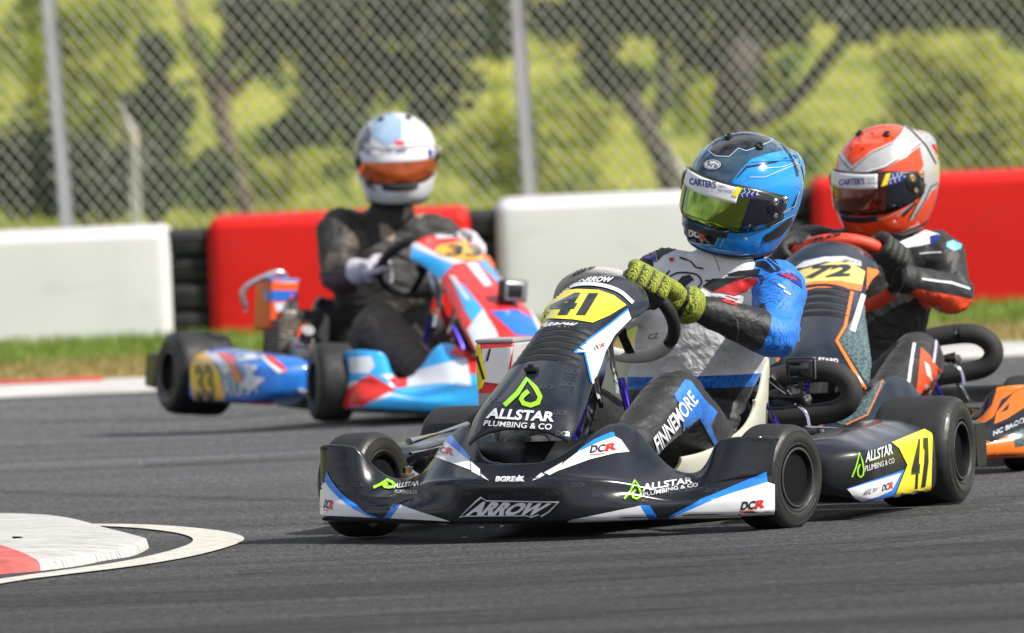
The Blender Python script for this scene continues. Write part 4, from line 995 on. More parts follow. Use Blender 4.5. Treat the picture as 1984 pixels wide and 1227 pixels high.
def hand(person, G, T, N, wrist, rt, mats, cuff_to, thumb=1, voxel=.0032, cuff_m=None, k=1.0):
    """gloved hand closed round a tube at G (axis T towards the index finger, N from the tube to the back of the hand)"""
    G, T, N, wrist, cuff_to = V(G), V(T).normalized(), V(N), V(wrist), V(cuff_to)
    N = (N - T * N.dot(T)).normalized(); W = wrist - G; W = W - T * W.dot(T) * .6
    B = T.cross(N); 
    if B.dot(wrist - G) > 0: B = -B                     # fingers curl away from the wrist side
    pt = lambda a, r, t: G + T * t + (N * math.cos(math.radians(a)) + B * math.sin(math.radians(a))) * r
    K_ = k; bm = bmesh.new()
    # palm: wrist to knuckle row
    for k, t in enumerate([K_ * q for q in (-.036, -.012, .012, .036)]):
        kn = pt(28, rt + .019 * K_, t * 1.02); pm = pt(-35, rt + .021 * K_, t * .9); wr = wrist.lerp(G, .18) + T * t * .55
        add_tube(bm, [wr, wr.lerp(pm, .5) + N * .008, pm, kn], [K_ * q for q in (.0225, .0205, .0185, .0150)], 12, 2, 'round')
    lens = (.86, .98, 1.0, .93)
    for k, t in enumerate([K_ * q for q in (-.0375, -.0125, .0125, .0375)]):
        L_ = lens[k]; r = rt + .0125 * K_; rf = (.0108 if k else .0098) * K_; j = (k - 1.5) * 1.5
        pts = [pt(26 + j, r + .0075, t), pt(55 * L_ + j, r + .006, t), pt(92 * L_ + j, r + .0035, t * 1.02), pt(122 * L_ + j, r, t * 1.02), pt(160 * L_ + j, r - .0005, t), pt(192 * L_ + j, r + .001, t)]
        add_tube(bm, pts, [rf + .0030, rf + .0018, rf + .0026, rf + .0010, rf + .0012, rf - .0006], 12, 3, 'round')
    ti = .036 * thumb
    b0 = pt(-62, rt + .026, ti * .7); pts = [wrist.lerp(b0, .55), b0, pt(-88, rt + .018, ti * 1.25), pt(-125, rt + .013, ti * 1.45), pt(-165, rt + .0125, ti * 1.5)]
    add_tube(bm, pts, [K_ * q for q in (.018, .0165, .0130, .0115, .0098)], 12, 3, 'round')
    # wrist and cuff
    add_tube(bm, [wrist.lerp(G, .25), wrist, wrist.lerp(cuff_to, .5), cuff_to], [K_ * q for q in (.029, .033, .039, .044)], 20, 3, 'round')
    bmesh.ops.recalc_face_normals(bm, faces=bm.faces); o = from_bm('glove', bm, person, mats, True)
    apply_mods(o, [('REMESH', dict(mode='VOXEL', voxel_size=voxel, use_smooth_shade=True)), ('SMOOTH', dict(factor=.5, iterations=1))])
    if len(mats) > 1:
        for f in o.data.polygons:
            c = f.center; r = c - G; r = r - T * r.dot(T); an = math.degrees(math.atan2(r.dot(B), r.dot(N)))
            dw = (c - wrist).dot((cuff_to - wrist).normalized())
            tt = (c - G).dot(T)
            if an > 12 and r.length < rt + .05 * K_ and min(abs(tt - q * K_) for q in (-.025, 0, .025)) < .0030: f.material_index = 1
            elif (an > 95 or an < -120) and r.length < rt + .035 or -.018 < dw < -.006: f.material_index = 1
    if cuff_m is not None:
        o.data.materials.append(cuff_m); me = o.data; ci = len(me.materials) - 1
        for f in me.polygons:
            c = f.center
            if ((c - wrist).dot((cuff_to - wrist).normalized()) > .0): f.material_index = ci
    return o
# ================================================================== MATERIAL SETS
K_BLACK = mat('fairing_black', (0.012, 0.014, 0.019), 0.23, coat=0.15, var=0.45, vscale=6, rvar=0.13, spec=.4)
K_NAS = mat('number_fairing_black', (0.013, 0.016, 0.023), 0.20, coat=0.2, var=0.45, vscale=6, rvar=0.12, spec=.45)
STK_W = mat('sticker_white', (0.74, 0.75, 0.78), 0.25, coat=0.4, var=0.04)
STK_B = mat('sticker_blue', (0.015, 0.22, 0.80), 0.25, coat=0.4, var=0.05)
STK_Y = mat('sticker_yellow', (0.90, 0.76, 0.03), 0.28, coat=0.4, var=0.04)
STK_K = mat('sticker_black', (0.012, 0.012, 0.014), 0.3, coat=0.3, var=0.1)
STK_R = mat('sticker_red', (0.70, 0.02, 0.02), 0.28, coat=0.4, var=0.05)
STK_G = mat('sticker_green', (0.30, 0.66, 0.02), 0.28, coat=0.3, var=0.05)
STK_N = mat('sticker_navy', (0.015, 0.03, 0.22), 0.28, coat=0.3, var=0.05)
GHOST = mat('sticker_ghost', (0.030, 0.034, 0.045), 0.25, coat=0.4, var=0.2)
GREYSW = mat('grip_grey', (0.50, 0.49, 0.46), 0.65, var=0.12, bump=0.3, bscale=200)
BLKSW = mat('grip_black', (0.018, 0.018, 0.018), 0.55, var=0.2, bump=0.3, bscale=200)


# ================================================================== KART 41
SW = (V((.50, -.03, .515)), V((-.70, .10, .68)), .150)
kart41, P41 = kart('go_kart', 'black and white go-kart numbered 41 in front, with blue and yellow stickers', KH,
    dict(sw=SW, steer=.24, seat=SEATM))
F41 = fairing(kart41, K_BLACK)
N41 = nassau(kart41, K_NAS, BLACKP)
PL41 = side_pod(kart41, K_BLACK, 1); PR41 = side_pod(kart41, K_BLACK, -1)
SWO = steering(kart41, SW[0], SW[1], SW[2], .0165, [(62, 322, GREYSW), (322, 422, BLKSW)], BLACKM)

# suit cloth
S_GREY = mat('suit_grey', (0.74, 0.74, 0.76), 0.7, var=0.12, vscale=12, bump=0.35, bscale=55, sheen=0.1)
S_BLK = mat('suit_black', (0.013, 0.013, 0.014), 0.55, var=0.3, vscale=9, bump=0.35, bscale=50, sheen=0.1)
S_BLUE = pattern('suit_blue', (0.01, 0.20, 0.72), (0.008, 0.09, 0.42), 42, .30, .14, 7)
crease(S_GREY, strength=.22); crease(S_BLUE, strength=.22); crease(S_BLK, strength=.22)
BALA = mat('balaclava', (0.03, 0.03, 0.032), 0.85, var=0.2, bump=0.4, bscale=90)
GLV_Y = pattern('glove_lime', (0.30, 0.35, 0.015), (0.02, 0.03, 0.01), 60, .26, .12, 8, rough=.7)
GLV_K = mat('glove_black', (0.02, 0.02, 0.02), 0.6, var=0.3, bump=0.4, bscale=120)
BOOTM = mat('boot_black', (0.03, 0.03, 0.032), 0.5, var=0.2, bump=0.2)

J41 = dict(pelvis=(.17, .03, .15), waist=(.13, .025, .30), chest=(.14, .085, .47), neck=(.14, .15, .645), head=(.14, .16, .76),
    shoulder_l=(.14, .275, .565), shoulder_r=(.17, -.005, .60), elbow_l=(.29, .325, .445), elbow_r=(.32, -.20, .46), wrist_l=(.41, .155, .515), wrist_r=(.44, -.19, .44),
    hip_l=(.24, .10, .155), hip_r=(.24, -.10, .155), knee_l=(.60, .145, .305), knee_r=(.62, -.16, .33), ankle_l=(1.00, .105, .155), ankle_r=(1.02, -.13, .14))
J41['wrist_l'] = tuple(loc(KH, 1326, 588, x=.44)); driver41 = thing('person', 'driver in blue helmet and white, blue and black suit, lime gloves, driving kart 41', 'person', KH); upd()
el, wl, sl_ = V(J41['elbow_l']), V(J41['wrist_l']), V(J41['shoulder_l'])
arm_l = near_seg(el, wl, .085); uarm_l = near_seg(sl_ + V((0, .03, 0)), el, .105)
B41 = body(driver41, J41, [S_GREY, S_BLK, S_BLUE, BALA], cuts=[
    ((0, 0, .350), (0, 0, -1), lambda c: c.x < .75 and not arm_l(c) and not uarm_l(c), 2),
    ((0, 0, .318), (0, 0, -1), lambda c: not arm_l(c), 1),
    ((.36, 0, 0), (1, 0, 0), lambda c: c.z < .42 and not arm_l(c), 1),
    ((.14, .235, .60), (.05, 1, .05), uarm_l, 2),
    (tuple(el.lerp(wl, .18)), tuple(wl - el), arm_l, 1),
    ((.17, -.030, .60), (.2, -1, .0), lambda c: c.z > .53 and c.y < .0 and c.x > .05, 1),
    ((0, 0, .668), (0, 0, 1), lambda c: True, 3)], seed=1, fat=1.03, wr=.9)
for s in 'lr': boot(driver41, J41['ankle_' + s], tuple(V(J41['ankle_' + s]) + V((.13, 0, .045))), BOOTM)
def grip_frame(sw, a):
    c, n, r = sw; p = ring_pts(c, n, r, a, a, 1)[0]; q = ring_pts(c, n, r, a + 3, a + 3, 1)[0]; return p, (q - p).normalized(), (p - c).normalized(), n.normalized()
G, T, RAD, NN = grip_frame(SW, 47)
hand(driver41, G, T, RAD * .55 + NN * .8, V(J41['wrist_l']), .0165, [GLV_Y, GLV_K], V(J41['wrist_l']) + (V(J41['elbow_l']) - V(J41['wrist_l'])).normalized() * .006, 1, k=1.16)
G, T, RAD, NN = grip_frame(SW, 205)
hand(driver41, G, T * -1, RAD * .4 + NN, V(J41['wrist_r']), .0165, [GLV_Y, GLV_K], V(J41['wrist_r']) + (V(J41['elbow_r']) - V(J41['wrist_r'])).normalized() * .05, 1)
HB_D = mat('helmet_dark_blue', (0.030, 0.070, 0.115), 0.12, coat=0.8, var=0.15)
HB_B = mat('helmet_blue', (0.012, 0.26, 0.72), 0.14, coat=0.8, var=0.10)
HB_K = mat('helmet_black', (0.012, 0.013, 0.016), 0.12, coat=0.8, var=0.10)
HB_L = mat('helmet_line', (0.45, 0.60, 0.75), 0.2, coat=0.6, var=0.1)
VIS_G = mat('visor_iridium', (0.24, 0.36, 0.03), 0.05, metal=0.95, coat=1.0, var=0.3, vscale=3)
hc41 = at(1440, 372, 27.1 - .19)
face = lambda deg: V((math.sin(math.radians(deg)), -math.cos(math.radians(deg)), 0))
HS41, H41 = helmet(driver41, Matrix.Translation(hc41) @ rot_face(face(-30) + V((0, 0, -.06)), -.30), HB_B, VIS_G, STK_W, scale=1.035)

# ---- printed graphics of kart 41
def dcr(x0, y0, x1, y1, x2, y2, h, tg, par, dark=STK_K):
    """DCR mark: baseline from (x0,y0) to (x1,y1), R runs on to (x2,y2)"""
    words('lettering', 'DC', [(x0, y0), (x1, y1), (x1 + h * .25, y1 - h), (x0 + h * .25, y0 - h)], tg, dark, par, bold=.035, shear=.0)
    words('lettering', 'R', [(x1 + 1, y1), (x2, y2), (x2 + h * .25, y2 - h), (x1 + 1 + h * .25, y1 - h)], tg, STK_R, par, bold=.05)
    polys('underline', [[(x0, y0 + h * .16), (x1, y1 + h * .16), (x1, y1 + h * .28), (x0, y0 + h * .28)]], tg, STK_R, par, .0028)
FT = [F41]
polys('white_flash', [[(624, 941), (631, 934), (639, 946), (658, 966), (686, 987), (721, 1002), (731, 1003), (635, 999), (623, 997), (616, 985), (617, 950)]], FT, STK_W, F41)
polys('blue_flash', [[(634, 914), (643, 931), (658, 951), (680, 972), (708, 992), (736, 1003), (721, 1002), (686, 987), (658, 966), (639, 946), (630, 931)]], FT, STK_B, F41, .0022)
polys('blue_flash', [[(764, 977), (776, 978), (756, 1004), (745, 1003)]], FT, STK_B, F41)
polys('white_flash', [[(776, 979), (873, 1010), (757, 1004)]], FT, STK_W, F41)
polys('white_flash', [[(856, 846), (910, 888), (912, 912), (830, 881), (837, 868)]], FT, STK_W, F41)
polys('blue_flash', [[(856, 842), (872, 839), (912, 888), (909, 893), (856, 849)]], FT, STK_B, F41, .0022)
polys('white_flash', [[(912, 895), (930, 910), (931, 924), (914, 915)], [(932, 919), (948, 932), (934, 926)]], FT, STK_W, F41)
polys('white_flash', [[(1031, 932), (1049, 917), (1056, 921), (1046, 927)], [(1054, 917), (1091, 896), (1084, 912), (1065, 922)]], FT, STK_W, F41)
polys('white_flash', [[(1080, 914), (1094, 896), (1134, 866), (1186, 844), (1203, 853), (1219, 876), (1191, 879), (1143, 891)]], FT, STK_W, F41)
polys('blue_flash', [[(1118, 875), (1150, 853), (1184, 838), (1190, 840), (1191, 847), (1160, 858), (1128, 873)]], FT, STK_B, F41, .0022)
polys('white_flash', [[(1099, 1009), (1240, 980), (1256, 1006), (1101, 1012)]], FT, STK_W, F41)
polys('blue_flash', [[(1240, 979), (1259, 980), (1275, 1005), (1256, 1006)]], FT, STK_B, F41)
polys('white_flash', [[(1292, 1004), (1368, 972), (1430, 951), (1482, 933), (1500, 939), (1500, 998), (1297, 1004)]], FT, STK_W, F41)
polys('blue_flash', [[(1288, 1004), (1359, 968), (1426, 939), (1484, 914), (1486, 934), (1430, 952), (1368, 974), (1296, 1004)]], FT, STK_B, F41, .0022)
dcr(838, 874, 862, 881, 879, 884, 13, FT, F41); dcr(1142, 880, 1170, 877, 1194, 873, 15, FT, F41); dcr(1434, 988, 1460, 986, 1480, 983, 16, FT, F41); dcr(628, 984, 637, 986, 646, 988, 16, FT, F41)
words('lettering', 'BGRE', [(960, 934), (998, 934), (1000, 925), (962, 925)], FT, STK_W, F41, bold=.06)
polys('paw_mark', [[(1000, 934), (999, 928), (1004, 926), (1006, 922), (1010, 926), (1016, 924), (1014, 930), (1017, 934), (1008, 933)]], FT, STK_W, F41, .0028)
ar_o = [(890, 1003), (922, 970), (932, 962), (942, 969), (1084, 972), (1064, 993), (1049, 1002), (1046, 998), (1030, 1003), (1020, 1000), (900, 1001)]
polys('wordmark_edge', [ar_o], FT, STK_W, F41, .0022, 7)
cx_, cy_ = 985, 986
polys('wordmark_field', [[(cx_ + (x - cx_) * .965, cy_ + (y - cy_) * .86) for x, y in ar_o]], FT, K_BLACK, F41, .0030, 7)
words('wordmark', 'ARROW', [(902, 999), (1042, 999), (1070, 975), (924, 971)], FT, STK_W, F41, bold=.055, off=.0038)
polys('drop_mark', drop_logo(1209, 932, 1242, 968), FT, STK_G, F41, .0028, 6)
words('lettering', 'ALLSTAR', [(1243, 953), (1344, 938), (1343, 926), (1244, 940)], FT, STK_W, F41, bold=.03)
words('lettering', 'PLUMBING & CO', [(1245, 962), (1354, 944), (1353, 937), (1245, 955)], FT, STK_W, F41, bold=.012)
polys('drop_mark', drop_logo(723, 931, 766, 946), FT, STK_G, F41, .0028, 6)
words('lettering', 'ALLSTAR', [(763, 949), (813, 942), (815, 933), (766, 939)], FT, STK_W, F41, bold=.03)
words('lettering', 'PLUMBING & CO', [(765, 957), (810, 957), (810, 950), (767, 951)], FT, STK_W, F41, bold=.01)
for gx, gy in ((665, 900), (690, 940), (820, 960), (900, 958), (960, 962), (1010, 958), (1070, 956), (1120, 940), (1290, 960), (1380, 950), (1450, 915), (960, 900), (1040, 893), (1160, 960)):
    words('faint_lettering', 'DCR', [(gx - 14, gy + 4), (gx + 14, gy + 4), (gx + 16, gy - 4), (gx - 11, gy - 4)], FT, GHOST, F41, bold=.03, off=.001)

NT = [N41]
polys('number_plate', [[(1057, 572), (1080, 564), (1120, 561), (1160, 563), (1190, 574), (1213, 592), (1180, 612), (1148, 626), (1110, 620), (1068, 618), (1035, 622), (1047, 600)]], NT, STK_Y, N41)
words('number', '41', [(1057, 611), (1134, 613), (1160, 570), (1082, 569)], NT, STK_K, N41, bold=.06)
polys('white_flash', [[(1216, 602), (1222, 618), (1207, 633), (1190, 650), (1172, 683), (1160, 720), (1150, 752), (1144, 735), (1133, 683), (1114, 684), (1139, 660), (1182, 628)]], NT, STK_W, N41, .0022)
polys('blue_line', band([(1112, 685), (1139, 660), (1182, 628), (1216, 600)], 3.5), NT, STK_B, N41, .003)
polys('blue_line', band([(1112, 685), (1132, 684), (1145, 742)], 3.5), NT, STK_B, N41, .003)
polys('white_flash', [[(1033, 622), (1042, 624), (1004, 684), (966, 735), (940, 768), (950, 738), (990, 680)]], NT, STK_W, N41, .0022)  # left-edge white wing, with the glare along it painted in
polys('white_band', band(smooth_line([(1068, 580), (1090, 562), (1125, 552), (1165, 554), (1200, 566), (1226, 588)]), 7), NT, STK_W, N41, .0026)
words('wordmark', 'ARROW', [(1120, 548), (1183, 549), (1190, 539), (1130, 537)], NT, STK_W, N41, bold=.05)
words('wordmark', 'ARROW', [(1043, 635), (1108, 636), (1120, 628), (1056, 626)], NT, STK_W, N41, bold=.05)
dcr(1149, 680, 1160, 677, 1170, 672, 9, NT, N41)
polys('drop_mark', drop_logo(978, 736, 1048, 787), NT, STK_G, N41, .0028, 6)
words('lettering', 'ALLSTAR', [(942, 812), (1072, 819), (1076, 800), (950, 792)], NT, STK_W, N41, bold=.035)
words('lettering', 'PLUMBING & CO', [(938, 826), (1068, 834), (1070, 823), (941, 816)], NT, STK_W, N41, bold=.012)
for gx, gy in ((1100, 745), (1085, 800), (1090, 840), (1095, 700), (1110, 720), (960, 775), (1060, 750), (1030, 848), (975, 848)):
    words('faint_lettering', 'DCR', [(gx - 14, gy + 4), (gx + 14, gy + 6), (gx + 16, gy - 3), (gx - 11, gy - 5)], NT, GHOST, N41, bold=.03, off=.001)
h_ = KH.inverted() @ hit(1031, 719, NT)[0]
bm = bmesh.new(); add_box(bm, h_ + V((.004, 0, .004)), (.022, .034, .012), None, .004); add_box(bm, h_ + V((.010, 0, .012)), (.014, .014, .012), None, .004); from_bm('fairing_clip', bm, N41, BLACKP, True, 40)

PT = [PL41]
polys('number_plate', [[(1727, 858), (1788, 833), (1804, 829), (1806, 840), (1803, 952), (1732, 963), (1757, 901), (1741, 869)]], PT, STK_Y, PL41)
words('number', '4', [(1762, 948), (1778, 946), (1783, 851), (1768, 853)], PT, STK_K, PL41, bold=.03)
polys('number', [[(1783, 944), (1791, 943), (1797, 895), (1796, 849), (1787, 850), (1787, 868), (1790, 872), (1789, 895)]], PT, STK_K, PL41, .0032)
polys('blue_flash', [[(1640, 947), (1751, 910), (1731, 961), (1672, 972)]], PT, STK_B, PL41)
polys('white_flash', [[(1641, 948), (1745, 916), (1727, 950), (1700, 962), (1669, 970), (1656, 964)]], PT, STK_W, PL41, .0024)
polys('drop_mark', drop_logo(1650, 878, 1673, 925), PT, STK_G, PL41, .0028, 6)
words('lettering', 'ALLSTAR', [(1675, 897), (1728, 880), (1727, 861), (1677, 877)], PT, STK_W, PL41, bold=.02)
words('lettering', 'PLUMBING & CO', [(1675, 914), (1731, 897), (1730, 887), (1675, 903)], PT, STK_W, PL41, bold=.0)
words('wordmark', 'ARROW', [(1668, 961), (1693, 955), (1701, 944), (1676, 948)], PT, GHOST, PL41, bold=.0, off=.0034)
words('lettering', 'DC', [(1706, 952), (1718, 949), (1721, 935), (1709, 939)], PT, STK_K, PL41, bold=.03, off=.0034); words('lettering', 'R', [(1719, 949), (1728, 946), (1730, 932), (1722, 935)], PT, STK_R, PL41, bold=.04, off=.0034)

# ---- helmet graphics
Z = lambda L_: [(1180 + x / 2.789, 220 + y / 2.789) for x, y in L_]
HS = [HS41, H41['spoiler']]; par = HS41
polys('dark_panel', [Z([(415, 330), (445, 240), (500, 160), (560, 105), (650, 70), (780, 66), (880, 98), (950, 160), (960, 195), (860, 215), (770, 245), (715, 300), (670, 372), (540, 350)])], HS, HB_D, par, .0010, 7)
blk = Z([(540, 205), (560, 180), (530, 155), (600, 105), (700, 72), (820, 85), (892, 128), (880, 150), (800, 185), (740, 205), (700, 190), (650, 236), (575, 232)])
polys('black_panel', [blk], HS, HB_K, par, .0018, 7)
polys('thin_line', band(blk + blk[:1], 1.3), HS, HB_L, par, .0024, 7)
polys('bright_line', band(Z([(665, 372), (735, 285), (770, 262), (1000, 250)]), 2.2), HS, HB_B, par, .0024, 7)
polys('black_stripe', band(Z([(690, 345), (745, 290), (900, 262), (960, 240)]), 4.5, 2), HS, HB_K, par, .0020, 7)
polys('black_stripe', band(Z([(880, 105), (930, 160), (975, 225), (1005, 290), (1018, 340)]), 3.2), HS, HB_K, par, .0026, 7)
polys('pale_panel', [Z([(905, 110), (975, 140), (1030, 190), (1038, 240), (1030, 320), (1010, 290), (980, 225), (940, 160)])], HS, mat('helmet_pale', (0.22, 0.30, 0.40), .15, coat=.8), par, .0012, 7)
for L_ in ([(760, 345), (840, 345), (1020, 270)], [(820, 300), (940, 290), (1010, 262)], [(850, 575), (1000, 500), (1025, 420)], [(620, 625), (820, 590), (980, 520)], [(640, 640), (600, 720)], [(930, 130), (1000, 180), (1030, 250)], [(870, 610), (1000, 545)]):
    polys('thin_line', band(Z(L_), 1.3), HS, HB_L, par, .0024, 7)
polys('black_stripe', band(Z([(845, 520), (895, 560), (985, 515), (1020, 440)]), 4), HS, HB_K, par, .0020, 7)
polys('black_panel', [Z([(870, 640), (985, 555), (990, 590), (930, 660), (820, 710), (840, 655)])], HS, HB_K, par, .0018, 7)
polys('black_panel', [Z([(395, 590), (440, 610), (560, 628), (600, 575), (640, 568), (592, 650), (572, 715), (440, 690), (400, 640)])], HS, HB_K, par, .0018, 7)
polys('thin_line', band(Z([(398, 585), (440, 606), (565, 625), (605, 572)]), 1.5), HS, HB_B, par, .0026, 7)
polys('thin_line', band(Z([(425, 690), (500, 703), (575, 712), (600, 645), (650, 632)]), 1.5), HS, HB_L, par, .0026, 7)
words('lettering', 'DC', Z([(436, 662), (488, 670), (495, 634), (436, 626)]), HS, STK_W, par, bold=.04); words('lettering', 'R', Z([(490, 670), (527, 676), (532, 646), (497, 638)]), HS, STK_R, par, bold=.05)
import math as _m
ell = lambda cx, cy, a, b, n=28: [(cx + a * _m.cos(2 * PI * i / n), cy + b * _m.sin(2 * PI * i / n)) for i in range(n)]
polys('badge', [ell(1381, 320, 17.5, 10.2)], HS, STK_K, par, .0022, 6); polys('badge', [ell(1381, 320, 16.3, 9.2)], HS, STK_W, par, .0028, 6)
polys('badge', band(ell(1381, 320, 14.3, 7.4) + ell(1381, 320, 14.3, 7.4)[:1], .9), HS, STK_K, par, .0034, 6)
words('lettering', 'Arai', [(1371, 324), (1391, 326), (1391, 315), (1371, 313)], HS, STK_K, par, bold=.0, off=.0034)
VT = [H41['strip']]; VV = [H41['visor'], H41['strip']]
words('lettering', "CARTER'S", Z([(434, 384), (578, 408), (580, 368), (436, 346)]), VT, STK_N, par, bold=.035, off=.0012)
words('lettering', 'tyre', Z([(592, 402), (632, 408), (632, 388), (592, 382)]), VT, STK_N, par, bold=.0, off=.0012)
words('lettering', 'service', Z([(588, 420), (664, 430), (664, 412), (588, 404)]), VT, STK_N, par, bold=.0, off=.0012)
polys('yellow_chevron', [Z([(700, 384), (730, 388), (690, 452), (664, 444)])], VV, STK_Y, par, .0014, 6)
polys('blue_tread', [Z([(736, 388), (812, 372), (806, 430), (780, 452), (700, 452)])], VV, STK_N, par, .0014, 6)
for k in range(4):
    polys('tread_line', band(Z([(722 + 26 * k, 452 - k * 4), (716 + 26 * k, 436), (738 + 22 * k, 424), (728 + 24 * k, 410), (748 + 20 * k, 398), (744 + 20 * k, 386)]), 1.4), VV, STK_W, par, .0022, 6)

# ---- suit graphics
BT = [B41]
polys('blue_panel', [[(1305, 767), (1327, 736), (1338, 739), (1363, 773), (1389, 799), (1376, 824), (1393, 866), (1383, 862), (1355, 810), (1340, 822), (1319, 847), (1323, 828), (1315, 782)]], BT, S_BLUE, B41, .0020, 6)
words('lettering', 'FINNEMORE', [(1275, 880), (1352, 778), (1334, 756), (1264, 850)], BT, STK_W, B41, bold=.02, off=.0035, step=5)
polys('red_flash', [Z([(560, 965), (700, 895), (800, 888), (805, 920), (740, 962), (680, 985), (610, 968)])], BT, mat('print_red', (.6, .02, .02), .5), B41, .002, 6)
PK = mat('print_black', (.015, .015, .017), .5)
polys('black_flash', [Z([(505, 935), (560, 893), (745, 884), (700, 902), (610, 948), (560, 965)])], BT, PK, B41, .002, 6)
for L_ in ([(330, 880), (380, 862), (470, 870), (500, 910), (480, 945)], [(395, 900), (440, 885), (455, 905)], [(330, 850), (300, 880)], [(520, 905), (640, 900), (760, 880), (830, 884), (820, 930)], [(380, 780), (440, 800), (470, 830), (510, 840)]):
    polys('black_line', band(smooth_line(Z(L_), 4), 3.2), BT, PK, B41, .002, 6)
for L_ in ([(470, 690), (560, 760), (600, 850)], [(560, 760), (700, 740), (800, 770)], [(690, 1110), (700, 1170), (690, 1227)]):
    polys('seam', band(smooth_line(Z(L_), 4), 1.2), BT, mat('seam_grey', (.16, .16, .17), .7), B41, .002, 6)
polys('black_flash', [Z([(375, 905), (395, 880), (440, 872), (450, 905), (420, 930), (400, 960), (370, 945)])], BT, PK, B41, .002, 6)
polys('black_flash', [Z([(250, 725), (330, 705), (430, 690), (440, 712), (350, 740), (290, 770), (262, 800)])], BT, PK, B41, .0022, 6)
polys('blue_line', band(smooth_line(Z([(258, 735), (340, 712), (430, 698)]), 3), 2), BT, mat('print_blue', (.02, .2, .7), .4), B41, .003, 6)
polys('black_flash', [Z([(780, 790), (840, 770), (900, 800), (930, 850), (880, 860), (830, 830), (800, 830)])], BT, PK, B41, .0022, 6)
polys('blue_line', band(smooth_line(Z([(790, 800), (850, 800), (900, 850)]), 3), 3) + band(Z([(850, 780), (915, 830)]), 2), BT, mat('print_blue', (.02, .2, .7), .4), B41, .003, 6)
polys('red_mark', [Z([(325, 782), (350, 780), (350, 800), (328, 802)])], BT, mat('print_red', (.6, .02, .02), .5), B41, .002, 6)
for q in ((915, 925), (945, 960)):
    polys('white_mark', band(Z([q, (q[0] + 34, q[1] + 22)]), 3.2), BT, STK_W, B41, .0024, 6)
polys('black_flash', [Z([(635, 868), (700, 850), (820, 842), (815, 868), (700, 880), (650, 880)])], BT, PK, B41, .0026, 6)
polys('flag_patch', [Z([(160, 765), (190, 728), (245, 714), (258, 806), (205, 790)])], BT, STK_N, B41, .0022, 6)
polys('flag_cross', band(Z([(205, 735), (245, 765)]), 3) + band(Z([(245, 725), (215, 770)]), 3), BT, STK_R, B41, .003, 6)
polys('flag_patch', [Z([(900, 868), (985, 862), (1035, 900), (1045, 950), (1030, 935), (960, 890)])], BT, STK_N, B41, .0022, 6)
polys('flag_cross', band(Z([(930, 872), (1010, 900)]), 3) + band(Z([(975, 866), (955, 892)]), 3), BT, STK_R, B41, .003, 6)
polys('red_flash', [Z([(590, 990), (640, 985), (700, 1005), (690, 1040), (620, 1020)])], BT, mat('print_red', (.6, .02, .02), .5), B41, .002, 6)
polys('white_line', band(Z([(560, 975), (600, 985), (690, 1015)]), 3), BT, STK_W, B41, .003, 6)
words('lettering', 'CZ', [(1257, 658), (1276, 655), (1277, 645), (1259, 648)], BT, PK, B41, bold=.0, off=.003)
words('wordmark', 'ARROW', [(1102, 540), (1150, 521), (1163, 514), (1118, 524)], [c for c in SWO.children if c.name.startswith('grip')], STK_K, SWO, bold=.03, off=.002)

# ---- action camera clamped beside the seat of kart 41
def action_cam(label, K, centre, size, yaw, mats, mount_to):
    M = K @ Matrix.Translation(centre) @ Matrix.Rotation(yaw, 4, 'Z')
    o = thing('action_camera', label, 'camera', M); sx, sy, sz = size
    bm = bmesh.new(); add_box(bm, (0, 0, 0), (sx, sy, sz), None, .006, 3); from_bm('camera_body', bm, o, mats[0], True, 40)
    bm = bmesh.new(); add_box(bm, (sx / 2 + .001, -.002, 0), (.002, sy * .74, sz * .72), None, .0008); s_ = from_bm('screen', bm, o, mats[1], True, 40)
    bm = bmesh.new()
    for (c, d) in (((0, sy / 2 + .003, 0), (sx * .9, .004, sz * 1.1)), ((0, -sy / 2 - .003, 0), (sx * .9, .004, sz * 1.1)), ((0, 0, sz / 2 + .003), (sx * .6, sy * 1.06, .004)), ((0, 0, -sz / 2 - .003), (sx * .6, sy * 1.06, .004))): add_box(bm, c, d, None, .0015)
    from_bm('cage', bm, o, mats[2], True, 40)
    bm = bmesh.new(); add_box(bm, (0, 0, -sz / 2 - .014), (.014, .016, .022), None, .003); add_tube(bm, [(0, 0, -sz / 2 - .02), V(mount_to)], .006, 8); add_tube(bm, [(0, -.014, -sz / 2 - .018), (0, .022, -sz / 2 - .018)], .0035, 8)
    from_bm('mount_arm', bm, o, BLACKP, True, 40); return o
SCR = mat('screen_glass', (0.004, 0.005, 0.006), 0.08, coat=1.0, var=0.1)
c1 = loc(KH, 1551, 716, x=.02)
ac = action_cam('small black action camera clamped to a bar behind the blue helmet driver seat', KH, c1, (.032, .064, .050), .26, (BLACKP, SCR, BLACKM), (0, .004, -.062)); upd()
tg = [c for c in ac.children if c.name.startswith('screen')]
polys('screen_mark', [[(1534, 732), (1547, 732), (1547, 729.5), (1534, 729.5)]], tg, mat('print_blue', (.02, .2, .7), .4), tg[0], .0006)
bm = bmesh.new(); add_box(bm, (0, .037, 0), (.026, .004, .05), None, .001); add_box(bm, (0, .034, .028), (.03, .012, .004), None, .001); from_bm('cage_side', bm, ac, STEEL, True, 40)

# ---- stickers on the airbox of kart 41
AB = [P41['airbox']]
polys('red_edge', [[(922, 664), (996, 660), (985, 762), (920, 762)]], AB, STK_R, AB[0], .0012)
polys('white_field', [[(934, 676), (994, 672), (980, 745), (936, 740)]], AB, STK_W, AB[0], .0020)
polys('yellow_edge', [[(920, 668), (930, 668), (944, 730), (934, 752), (922, 758)]], AB, STK_Y, AB[0], .0022)
polys('black_line', band([(924, 690), (938, 735)], 5) + band([(950, 676), (944, 700)], 4), AB, STK_K, AB[0], .0028)

